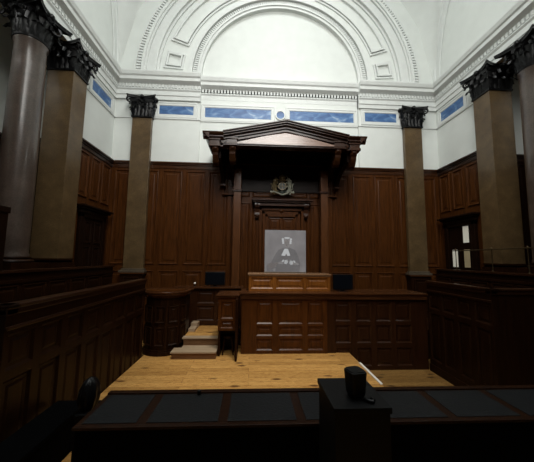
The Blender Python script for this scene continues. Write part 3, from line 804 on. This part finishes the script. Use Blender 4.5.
# upper desk in front of the judge
t = thing('judges_desk', 'golden oak panelled desk front on top of the long bench', 'desk', (1.0, 7.6, 1.49))
mb = MB(); mb.box(-.12, 2.14, 7.27, 7.95, 1.91, 1.95, .008); mb.box(-.10, 2.12, 7.285, 7.93, 1.885, 1.91); mb.build('desk_top', M['desk_edge'], t)
framed(t, (0, 7.33, 0), X1, -Y1, -.09, 2.11, 1.49, 1.885, [(-.03, .56, 1.55, 1.84), (.64, 1.38, 1.55, 1.84), (1.46, 2.05, 1.55, 1.84)], M['wood_gold'])
for a, c in ((-.09, -.02), (2.04, 2.11)):
    mb = MB(); mb.box(a, c, 7.39, 7.80, 1.49, 1.885); mb.build('end_board', M['wood_gold'], t)
mb = MB(); mb.box(-.09, 2.11, 7.80, 7.93, 1.49, 1.885); mb.build('rear_board', M['wood_wing'], t)
# judge's dais
b = MB(); b.box(-.85, 4.4, 7.62, 9.6, .0, .37); b.box(4.4, 6.8, 7.7, 9.6, -.42, .37); b.box(-2.4, -.85, 8.3, 9.6, -.42, .37)
struct(b.build('floor', M['wood_wing']))
# left wing with open knee space
t = thing('bench_wing', 'small panelled end desk with an open knee space beside the steps', 'desk', (-.53, 6.9, 0))
mb = MB(); desk_top(mb, -.86, -.30, 6.64, 7.5, 1.47); mb.build('desk_top', M['wood_x'], t)
framed(t, (0, 6.73, 0), X1, -Y1, -.80, -.37, .62, 1.40, [(-.73, -.44, .90, 1.30), (-.73, -.44, .68, .84)], M['wood_bench'])
mb = MB(); mb.box(-.80, -.75, 6.80, 7.45, 0, 1.40); mb.build('leg_board', M['wood_wing'], t)
mb = MB(); mb.box(-.37, -.32, 6.45, 7.45, 0, 1.40) ; mb.build('leg_board', M['wood_wing'], t, bevel=.008)
mb = MB(); mb.box(-.75, -.37, 7.40, 7.45, 0, 1.40); mb.build('rear_board', M['door_dark'], t)
# turned stool leg glimpsed in the knee space
t = thing('stool', 'dark wooden stool tucked under the small end desk', 'stool', (-.56, 7.0, 0))
mb = MB(); mb.lathe([(.0, .40), (.15, .40), (.155, .42), (.15, .45), (.0, .45)], -.56, 7.0, 24); mb.build('seat', M['wood_wing'], t, smooth=True)
for sx, sy in ((-1, -1), (1, -1), (1, 1), (-1, 1)):
    mb = MB(); mb.tube([(-.56 + sx * .13, 7.0 + sy * .13, 0), (-.56 + sx * .11, 7.0 + sy * .11, .2), (-.56 + sx * .08, 7.0 + sy * .08, .41)], [.014, .022, .018], 8); mb.build('leg', M['wood_wing'], t, smooth=True)

# steps up to the dais
t = thing('steps', 'pine steps rising from the floor between witness stand and bench', 'steps', (-1.33, 7.2, 0))
mb = MB(); mb.box(-1.84, -.82, 6.63, 6.90, 0, .135); mb.box(-1.70, -.82, 6.90, 7.09, 0, .135); mb.build('riser', M['riser'], t)
mb = MB(); mb.prism([(-1.86, 6.59), (-.81, 6.59), (-.81, 7.10), (-1.69, 7.10), (-1.69, 6.92), (-1.86, 6.92)], (0, 0, .135), X1, Y1, Z1, .033); mb.build('tread', M['tread'], t)
mb = MB(); mb.box(-1.69, -.82, 7.10, 8.28, 0, .325); mb.build('riser', M['riser'], t)
mb = MB(); mb.box(-1.72, -.81, 7.06, 7.26, .325, .36, .006); mb.build('tread', M['tread'], t)
mb = MB(); mb.box(-1.70, -.81, 7.26, 8.28, .325, .36); mb.build('landing', M['pine'], t)
mb = MB(); mb.prism([(0, 0), (.62, 0), (.62, .15), (.32, .15), (.32, .07), (0, .07)], (-1.70, 7.62, .36), Y1, Z1, X1, .18); mb.build('side_step', M['tread'], t)
# back panelled parapet behind the steps
t = thing('dais_parapet', 'low panelled parapet behind the pine steps', 'parapet', (-1.2, 8.45, .36))
mb = MB(); mb.box(-2.3, -.25, 8.22, 8.62, 1.44, 1.49, .008); mb.build('ledge', M['wood_x'], t)
framed(t, (0, 8.35, 0), X1, -Y1, -2.28, -.27, .37, 1.44, [(a, c, z_0, z_1) for a, c in ((-1.62, -1.12), (-1.02, -.42)) for z_0, z_1 in ((.50, .92), (1.0, 1.36))], M['wood_side'])

# witness stand (bow-fronted)
t = thing('witness_stand', 'dark bow-fronted witness stand left of the pine steps', 'witness stand', (-2.12, 7.25, 0))
wx, wy, wr = -2.21, 7.33, .49
def ocpts(r, n=10): return [(wx + r * cos(pi + pi * k / n), wy + r * sin(pi + pi * k / n)) for k in range(n + 1)]
def bow(mb, r, z_0, z_1, n=10, back=.45):
    p = [(x - wx, y - wy) for x, y in ocpts(r, n)]; p = [(-r, back)] + p + [(r, back)]
    mb.prism(p, (wx, wy, z_0), X1, Y1, Z1, z_1 - z_0)
mb = MB()
lv = [(wr, 0), (wr, 1.40)]; rws = []
for r, z in lv:
    pp = [(wx - r, wy + .45)] + ocpts(r) + [(wx + r, wy + .45)]
    rws.append([mb.bm.verts.new((x, y, z)) for x, y in pp])
for i in range(len(lv) - 1):
    n_ = len(rws[i])
    for k in range(n_): mb.bm.faces.new([rws[i][k], rws[i][(k + 1) % n_], rws[i + 1][(k + 1) % n_], rws[i + 1][k]])
mb.bm.faces.new(rws[-1]); mb.build('body', M['wood_wing'], t)
mb = MB(); bow(mb, wr + .05, 0, .09); bow(mb, wr + .03, .09, .13); mb.build('plinth', M['wood_wing'], t, bevel=.008)
mb = MB(); bow(mb, wr + .13, 1.47, 1.51, 24); bow(mb, wr + .11, 1.42, 1.47, 24); bow(mb, wr + .05, 1.36, 1.42, 24); mb.build('ledge', M['wood_x'], t, bevel=.008)
mb = MB(); mb.prism([(x - wx, y - wy) for x, y in ocpts(wr + .02, 20)], (wx, wy, 1.511), X1, Y1, Z1, .012); mb.build('ledge_inset', M['wood_bench'], t)
P = ocpts(wr, 5)
for k in range(5):
    a, c = Vector((*P[k], 0)), Vector((*P[k + 1], 0)); u = (c - a).normalized(); n = Vector((u.y, -u.x, 0)); L = (c - a).length
    mid = (a + c) / 2; n = (mid - Vector((wx, wy, 0))).normalized()
    off = wr * 1.0 - (mid - Vector((wx, wy, 0))).length
    for z_0, z_1 in ((.76, 1.16), (.22, .66)):
        mb = MB(); mb.panel(a + n * (off * .9), u, n, .03, L - .03, z_0, z_1); mb.build('panel', M['wood_wing'], t)
for zz in (1.22, .72):
    pass

# ------------------------------------------------------------------ jury boxes left and right
def jury_box(name, lab, xf, n, y0, y1, mat, zb, cols):
    """front panelling in the plane x=xf, inner face towards the room"""
    t = thing(name, lab, 'jury box', (xf - n * .5, (y0 + y1) / 2, zb)); s = n
    def bx(mb, d0, d1, ya, yb, z_0, z_1, bev=0):
        a, c = sorted((xf + s * d0, xf + s * d1)); mb.box(a, c, ya, yb, z_0, z_1, bev)
    top = 1.83
    mb = MB(); bx(mb, -.13, .05, y0 - .05, y1 - .02, top - .045, top, .016); bx(mb, -.10, .03, y0 - .03, y1 - .03, top - .11, top - .045, .01); mb.build('top_rail', M['wood_y'], t)
    mb = MB(); bx(mb, -.03, .03, y0, y1, top - .27, top - .23, .01); mb.build('string_moulding', M['wood_y'], t)
    mb = MB(); bx(mb, -.03, .03, y0, y1, zb, zb + .18, .01); mb.build('plinth', mat, t)
    N = cols; w = (y1 - y0) / N
    framed(t, (xf - s * .03, 0, 0), Y1, X1 * s, y0, y1, zb, top - .11, [(y0 + k * w + .05, y0 + (k + 1) * w - .05, z_0, z_1) for k in range(N) for z_0, z_1 in ((1.13, top - .32), (zb + .30, 1.03))], mat)
    # return facing the viewer
    xo = 2.0
    mb = MB(); bx(mb, -xo, -.09, y0 - .0, y0 + .08, zb, top - .11); mb.build('return_board', mat, t)
    mb = MB(); bx(mb, -xo, .05, y0 - .05, y0 + .13, top - .045, top, .016); bx(mb, -xo, .03, y0 - .03, y0 + .10, top - .11, top - .045); mb.build('return_rail', M['wood_y'], t)
    # inner seat board and floor
    mb = MB(); bx(mb, -1.15, -.75, y0 + .3, y1 - .2, 1.0, 1.05); mb.build('seat', M['wood_wing'], t)
    mb = MB(); bx(mb, -2.0, -.09, y0 + .09, y1 - .01, .45, .55); mb.build('box_floor', M['door_dark'], t)
    return t
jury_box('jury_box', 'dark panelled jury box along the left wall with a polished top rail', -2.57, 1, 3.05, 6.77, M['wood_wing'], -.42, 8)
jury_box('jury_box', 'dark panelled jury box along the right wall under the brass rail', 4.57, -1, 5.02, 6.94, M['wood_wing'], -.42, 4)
# tall panelled backs behind the jury boxes, carrying piers and columns
def gallery_partition(lab, f, s, y0, y1):
    xf = f(-4.72); t = thing('gallery_partition', lab, 'panelling', (xf, (y0 + y1) / 2, -.42))
    def bx(mb, d0, d1, ya, yb, z_0, z_1, bev=0):
        a, c = sorted((xf + s * d0, xf + s * d1)); mb.box(a, c, ya, yb, z_0, z_1, bev)
    mb = MB(); bx(mb, -.08, 0, y0, y1, -.42, 2.0); bx(mb, 0, .03, y0, y1, 1.80, 1.86); bx(mb, 0, .02, y0, y1, 1.25, 1.30); mb.build('front_board', M['wood_wing'], t)
    mb = MB(); bx(mb, -.16, .05, y0, y1, 2.0, 2.06, .01); mb.build('ledge', M['wood_y'], t)
    N = int((y1 - y0) / .7); w = (y1 - y0) / N
    for k in range(N):
        mb = MB(); mb.panel((xf, 0, 0), Y1, X1 * s, y0 + k * w + .05, y0 + (k + 1) * w - .05, 1.36, 1.76); mb.build('panel', M['wood_wing'], t)
    return t
gallery_partition('dark panelled gallery back behind the left jury box', lambda x: x, 1, 2.2, 9.5)
gallery_partition('dark panelled gallery back behind the right jury box', mir, -1, 2.2, 9.5)
for f, lab in ((lambda x: x, 'dark wooden ledge carrying the left pier and column'), (mir, 'dark wooden ledge carrying the right pier and column')):
    a, c = sorted((f(-4.885), f(-7.15))); mb = MB(); mb.box(a, c, 2.2, 7.66, 1.90, 2.02); mb.box(a, c, 2.2, 2.28, -.42, 1.91); mb.box(a, c, 6.47, 6.55, -.42, 1.91)
    tag(mb.build('gallery_plinth', M['wood_wing'], bevel=.004), lab, 'ledge')
# ledges under the back pilasters
for f, lab in ((lambda x: x, 'panelled pedestal under the left back pilaster'), (mir, 'panelled pedestal under the right back pilaster')):
    a, c = sorted((f(-4.45), f(-3.62))); t = thing('pedestal', lab, 'pedestal', ((a + c) / 2, 9.4, .37))
    mb = MB(); mb.box(a, c, 9.28, 9.64, 1.78, 1.83, .008); mb.build('cap', M['wood_x'], t)
    mb = MB(); mb.box(a + .05, c - .05, 9.33, 9.64, -.42, 1.78); mb.panel((0, 9.33, 0), X1, -Y1, a + .15, c - .15, .6, 1.68); mb.build('body', M['wood_wing'], t)

# brass rail on the right gallery
t = thing('brass_rail', 'thin brass handrail on slim posts in front of the right pier', 'rail', (mir(-4.72) + .04, 7.2, 2.06))
rx = mir(-4.72) + .06
mb = MB(); mb.tube([(rx, 8.75, 2.68), (rx, 5.3, 2.68)], .016, 8); mb.build('handrail', M['brass'], t, smooth=True)
for y in (8.6, 7.25, 6.25, 5.4):
    mb = MB(); mb.lathe([(.035, 2.06), (.035, 2.075), (.013, 2.09), (.011, 2.3), (.012, 2.64), (.024, 2.68), (.022, 2.71), (.008, 2.74)], rx, y, 12); mb.build('post', M['brass'], t, smooth=True)
# dark timber screen frame, far left
t = thing('screen_frame', 'dark timber partition frame at the far left edge before the column', 'partition', (-4.72, 4.6, 2.06))
mb = MB(); mb.box(-4.77, -4.67, 5.18, 5.36, 2.06, 3.15, .01); mb.build('post', M['door_dark'], t)
mb = MB(); mb.box(-4.77, -4.67, 3.0, 3.18, 2.06, 3.15, .01); mb.build('post', M['door_dark'], t)
mb = MB(); mb.box(-4.79, -4.65, 2.98, 5.38, 3.15, 3.27, .01); mb.build('top_rail', M['door_dark'], t)

# ------------------------------------------------------------------ projection screen with the projected figure
t = thing('projection_screen', 'grey translucent screen on the judge desk showing a projected judge in a wig', 'screen', (.935, 7.74, 1.95))
YS = 7.72
mb = MB(); mb.box(.345, 1.53, YS, YS + .012, 1.955, 3.17); mb.build('film', M['film'], t)
mb = MB(); mb.box(.335, 1.54, YS - .005, YS + .03, 1.95, 1.975); mb.build('foot_rail', M['wing'] if 'wing' in M else M['stone_base'], t)
pg = None
def flatpoly(name, pts, mat, y, parent):
    mb = MB(); vs = [mb.bm.verts.new((x, y, z)) for x, z in pts]; mb.bm.faces.new(vs); return mb.build(name, mat, parent)
def sxz(px, py):   # position measured on the screen: 0..1 across, 0..1 down
    return (.345 + 1.185 * px, 3.17 - 1.215 * py)
def ell(px, py, rx, ry, n=24): return [(sxz(px + rx * cos(2 * pi * k / n), py + ry * sin(2 * pi * k / n))) for k in range(n)]
robe = flatpoly('robe', [sxz(*p) for p in ((.46, .42), (.62, .42), (.74, .47), (.82, .62), (.86, .80), (.84, .98), (.06, .98), (.05, .84), (.16, .76), (.24, .60), (.33, .47))], M['proj_dark'], YS - .002, t)
flatpoly('wig', [sxz(*p) for p in ((.40, .20), (.44, .175), (.53, .165), (.62, .18), (.66, .22), (.65, .32), (.61, .37), (.60, .41), (.48, .41), (.46, .36), (.41, .31))], M['proj_pale'], YS - .004, t)
flatpoly('face', ell(.535, .31, .055, .085), M['proj_skin'], YS - .006, t)
for i in range(3):
    flatpoly('wig_curl', ell(.435 + .005 * i, .215 + .045 * i, .026, .022, 12), M['proj_white'], YS - .005, t)
    flatpoly('wig_curl', ell(.635 - .005 * i, .215 + .045 * i, .026, .022, 12), M['proj_white'], YS - .005, t)
flatpoly('wig_curl', ell(.54, .185, .07, .018, 14), M['proj_white'], YS - .0055, t)
for a in (.508, .562): flatpoly('eye', ell(a, .30, .012, .008, 10), M['proj_dark'], YS - .007, t)
flatpoly('mouth', ell(.535, .357, .022, .007, 10), M['proj_dark'], YS - .007, t)
flatpoly('collar_bands', [sxz(*p) for p in ((.48, .44), (.56, .44), (.62, .60), (.55, .61), (.52, .55), (.49, .61), (.40, .60), (.44, .52))], M['proj_white'], YS - .006, t)
def hand(cx0, cy0, s, dy):
    palm = [sxz(cx0 + s * a, cy0 + b2) for a, b2 in ((-.10, .045), (-.07, .0), (.0, -.02), (.07, -.03), (.08, .02), (.03, .05), (-.04, .06))]
    flatpoly('hand', palm, M['proj_pale'], YS - .006, t)
    for k, (L, an) in enumerate(((.07, .35), (.08, .15), (.075, -.05), (.055, -.25))):
        ox, oy = cx0 + s * .06, cy0 - .028 + k * .02
        q = [(ox, oy - .009), (ox + s * L * cos(an), oy - .007 - L * sin(an) * .6), (ox + s * (L + .008) * cos(an), oy + .003 - L * sin(an) * .6), (ox + s * L * cos(an), oy + .012 - L * sin(an) * .6), (ox, oy + .009)]
        flatpoly('finger', [sxz(*p) for p in q], M['proj_white'], YS - .007, t)
    q = [(cx0 - s * .01, cy0 - .01), (cx0 + s * .03, cy0 - .055), (cx0 + s * .05, cy0 - .05), (cx0 + s * .03, cy0 - .0)]
    flatpoly('thumb', [sxz(*p) for p in q], M['proj_white'], YS - .0075, t)
hand(.42, .75, 1, 0); hand(.74, .765, -1, 0)
flatpoly('cuff', [sxz(*p) for p in ((.24, .77), (.33, .74), (.35, .80), (.26, .83))], M['proj_skin'], YS - .005, t)
flatpoly('paper', [sxz(*p) for p in ((.06, .80), (.20, .76), (.30, .86), (.12, .92))], M['proj_skin'], YS - .005, t)
flatpoly('glass', ell(.24, .93, .03, .035, 14), M['proj_pale'], YS - .006, t)

# ------------------------------------------------------------------ monitors and small items on the benches
def monitor(lab, x0, x1, y, z_0, z_1):
    t = thing('monitor', lab, 'monitor', ((x0 + x1) / 2, y, z_0), 'black monitors on the benches'); xc = (x0 + x1) / 2
    mb = MB(); mb.box(x0, x1, y, y + .05, z_0 + .04, z_1, .012); c = mb.build('case', M['black_plastic'], t)
    mb = MB(); mb.box(x0 + .025, x1 - .025, y - .003, y + .004, z_0 + .075, z_1 - .025); mb.build('display', M['screen_glass'], c)
    mb = MB(); mb.box(xc - .05, xc + .05, y + .05, y + .09, z_0 + .01, z_0 + .2); mb.box(xc - .13, xc + .13, y - .02, y + .17, z_0, z_0 + .015, .004); mb.build('stand', M['black_plastic'], t)
monitor('black monitor on the parapet ledge left of the judge desk', -1.42, -.82, 8.33, 1.49, 1.92)
monitor('black monitor on the long bench right of the judge desk', 2.19, 2.74, 7.30, 1.49, 1.945)
t = thing('microphone', 'small microphone with a white tip on the parapet left of the monitor', 'microphone', (-1.72, 8.36, 1.49))
mb = MB(); mb.lathe([(.05, 1.49), (.05, 1.50), (.012, 1.515), (.010, 1.56)], -1.72, 8.36, 12); mb.build('base', M['black_plastic'], t)
mb = MB(); mb.blob((-1.72, 8.36, 1.58), .034, 12); mb.build('tip', M['white'], t, smooth=True)
mb = MB(); mb.box(2.455, 2.505, 5.25, 6.30, .002, .022, .004); tag(mb.build('edging_strip', M['white']), 'white metal edging strip on the right edge of the pine floor', 'edging strip')

# ------------------------------------------------------------------ foreground desk, bench end, plinth and speaker
ZD = .85
t = thing('advocates_desk', 'long black leather-topped desk across the foreground', 'desk', (1.8, 2.9, 0))
DX0, DX1 = -1.555, 5.2
mb = MB(); mb.box(DX0, DX1, 2.62, 3.26, ZD - .03, ZD, .004); mb.box(DX0, DX1, 3.20, 3.27, ZD, ZD + .014, .005); mb.box(DX0, DX1, 2.605, 2.65, ZD - .018, ZD + .004, .007); mb.build('desk_top', M['wood_wing'], t)
xs = [DX0 + .05] + [-.985 + .735 * k for k in range(9)]
for i in range(len(xs) - 1):
    a = xs[i] + (.045 if i else 0); c = xs[i + 1] - .045
    if c - a < .05: continue
    mb = MB(); mb.box(a, min(c, DX1 - .05), 2.67, 3.18, ZD, ZD + .006, .003); mb.build('leather_pad', M['leather'], t)
mb = MB(); mb.box(DX0 + .02, DX1, 2.63, 2.69, 0, ZD - .03); mb.build('front_board', M['matte_black'], t)
mb = MB(); mb.box(DX0 + .03, DX0 + .10, 2.69, 3.24, 0, ZD - .03); mb.build('end_board', M['black'], t)
mb = MB(); mb.box(DX1 - .1, DX1 - .03, 2.68, 3.24, 0, ZD - .03); mb.build('end_board', M['black'], t)
mb = MB(); mb.lathe([(.022, ZD + .005), (.018, ZD + .03), (.026, ZD + .05), (.0, ZD + .06)], -.56, 3.165, 12); mb.build('knob', M['black_plastic'], t, smooth=True)
# carved bench end with a ribbed scroll finial
t = thing('bench_end', 'dark bench end with a glossy ribbed finial at the left end of the desk', 'bench end', (-1.80, 3.1, 0))
mb = MB(); mb.box(-1.76, -1.65, 2.98, 3.28, 0, .76, .01); mb.build('end_board', M['black'], t)
mb = MB(); c = Vector((-1.705, 3.13, .885)); 
rows = []
nseg, nr = 40, 12
for i in range(nr + 1):
    th = pi * i / nr
    row = []
    for k in range(nseg):
        a = 2 * pi * k / nseg; rr = 1 + .10 * cos(a * 9 + th * 2.2)
        row.append(mb.bm.verts.new(c + Vector((.088 * sin(th) * cos(a) * rr, .13 * sin(th) * sin(a) * rr, .18 * cos(th)))))
    rows.append(row)
for i in range(nr):
    for k in range(nseg): mb.bm.faces.new([rows[i][k], rows[i][(k + 1) % nseg], rows[i + 1][(k + 1) % nseg], rows[i + 1][k]])
mb.build('finial', M['capital'], t, smooth=True)
# black box added to darken the floor between the jury box and the desk
t = thing('floor_shade_box', 'added black box standing in for floor shade beside the desk end', 'bench', (-2.32, 3.2, 0))
mb = MB(); mb.box(-2.52, -2.13, 2.5, 3.9, .40, .46, .01); mb.build('seat', M['matte_black'], t)  # top of the added shade box, no real seat
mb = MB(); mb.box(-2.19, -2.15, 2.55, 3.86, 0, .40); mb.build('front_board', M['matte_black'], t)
# black plinth
t = thing('plinth', 'tall matt black plinth standing in front of the desk', 'plinth', (.78, 2.13, 0))
mb = MB(); mb.box(.565, .968, 1.90, 2.37, 1.31, 1.35, .004); mb.build('top_board', M['black'], t)
mb = MB(); mb.box(.575, .958, 1.91, 2.36, 0, 1.31, .004); mb.build('body', M['black'], t)
# speaker
t = thing('speaker', 'small black tapered speaker standing on the black plinth', 'speaker', (.775, 2.06, 1.35))
def taper(mb, x, y, z_0, z_1, r0, r1, rot, n=6, lean=0.0):
    a = []; c = []
    for k in range(32):
        an = 2 * pi * k / 32; cc, ss = cos(an), sin(an)
        q = (abs(cc) ** 5 + abs(ss) ** 5) ** (-1 / 5)
        v = Vector((cc * q, ss * q, 0)); v.rotate(Matrix.Rotation(rot, 3, 'Z'))
        a.append(mb.bm.verts.new((x + v.x * r0, y + v.y * r0, z_0))); c.append(mb.bm.verts.new((x + lean + v.x * r1, y + v.y * r1, z_1)))
    for k in range(32): mb.bm.faces.new([a[k], a[(k + 1) % 32], c[(k + 1) % 32], c[k]])
    mb.bm.faces.new(a[::-1]); mb.bm.faces.new(c)
mb = MB(); taper(mb, .775, 2.06, 1.372, 1.535, .056, .067, R(14)); mb.build('case', M['black_plastic'], t, bevel=.008)
mb = MB(); taper(mb, .775, 2.06, 1.5355, 1.541, .060, .056, R(14)); mb.build('top_cap', M['black'], t)
mb = MB(); taper(mb, .775, 2.06, 1.35, 1.373, .046, .053, R(14)); mb.build('foot', M['black_plastic'], t)
mb = MB(); mb.tube([(.81, 2.0, 1.364), (.835, 1.965, 1.363), (.86, 1.955, 1.363), (.872, 1.97, 1.363), (.868, 2.0, 1.363)], .012, 8); mb.build('cable', M['black_plastic'], t, smooth=True)

# ------------------------------------------------------------------ lights
def area(name, loc, target, sx, sy, power, col, shape='RECTANGLE'):
    l = bpy.data.lights.new(name, 'AREA'); l.shape = shape; l.size = sx; l.size_y = sy; l.energy = power; l.color = col
    o = bpy.data.objects.new(name, l); COL.objects.link(o); o.location = loc
    d = Vector(target) - Vector(loc); o.rotation_euler = d.to_track_quat('-Z', 'Y').to_euler(); return o
area('skylight_lamp', (AX, CYV, zh - .25), (AX, CYV + .9, 0), 4.6, 4.6, 660, (0.97, 1.0, 0.98), 'ELLIPSE')
k = area('back_wall_fill_lamp', (AX, .4, 12.4), (AX, 9.0, 7.6), 4.2, 1.6, 120, (1.0, 1.0, 0.96)); k.data.spread = R(100)  # unseen lamp added to light the back wall and lengthen the canopy shadow
k = area('front_fill_lamp', (AX, -1.7, 10.4), (AX, 9.0, 5.6), 6.0, 3.6, 165, (1.0, .985, 0.94)); k.data.spread = R(85)  # soft front fill added behind the camera; no real lamp stands there
for f in (lambda x: x, mir):
    area('aisle_fill_lamp', (f(-6.4), 4.2, 8.6), (f(-6.0), 8.0, 7.0), .8, .8, 22, (1, 1, .97))  # unseen fill added to brighten the aisle end walls
sp_ = bpy.data.lights.new('floor_fill_spot', 'SPOT'); sp_.energy = 1850; sp_.spot_size = R(26); sp_.spot_blend = 0.8; sp_.shadow_soft_size = 0.6; sp_.color = (1.0, .94, .84)  # added spot brightening the pine floor, not a lamp of the room
so = bpy.data.objects.new('floor_fill_spot', sp_); COL.objects.link(so); so.location = (AX, 3.4, 13.5)
so.rotation_euler = (Vector((0.1, 6.15, 0)) - so.location).to_track_quat('-Z', 'Y').to_euler()
w = bpy.data.worlds.new('World'); SC.world = w; w.use_nodes = True
w.node_tree.nodes['Background'].inputs[0].default_value = (0.5, 0.55, 0.55, 1); w.node_tree.nodes['Background'].inputs[1].default_value = 0.02

# ------------------------------------------------------------------ camera
cam = bpy.data.cameras.new('Camera'); co = bpy.data.objects.new('Camera', cam); COL.objects.link(co)
pitch, yaw, roll = 0.1015, 0.0522, 0.0122
cy_, sy_, cp, sp = cos(yaw), sin(yaw), cos(pitch), sin(pitch)
fw = Vector((sy_ * cp, cy_ * cp, sp)); rt = Vector((cy_, -sy_, 0)); up = rt.cross(fw)
r2 = rt * cos(roll) + up * sin(roll); u2 = -rt * sin(roll) + up * cos(roll)
mat = Matrix((r2, u2, -fw)).transposed().to_4x4(); mat.translation = (0, 0, EYE)
co.matrix_world = mat
cam.sensor_fit = 'HORIZONTAL'; cam.sensor_width = 36; cam.lens = 270 / 534 * 36
cam.clip_start = 0.05; cam.clip_end = 100
SC.camera = co
SC.view_settings.view_transform = 'Standard'
SC.view_settings.look = 'None'
SC.view_settings.exposure = 0.0
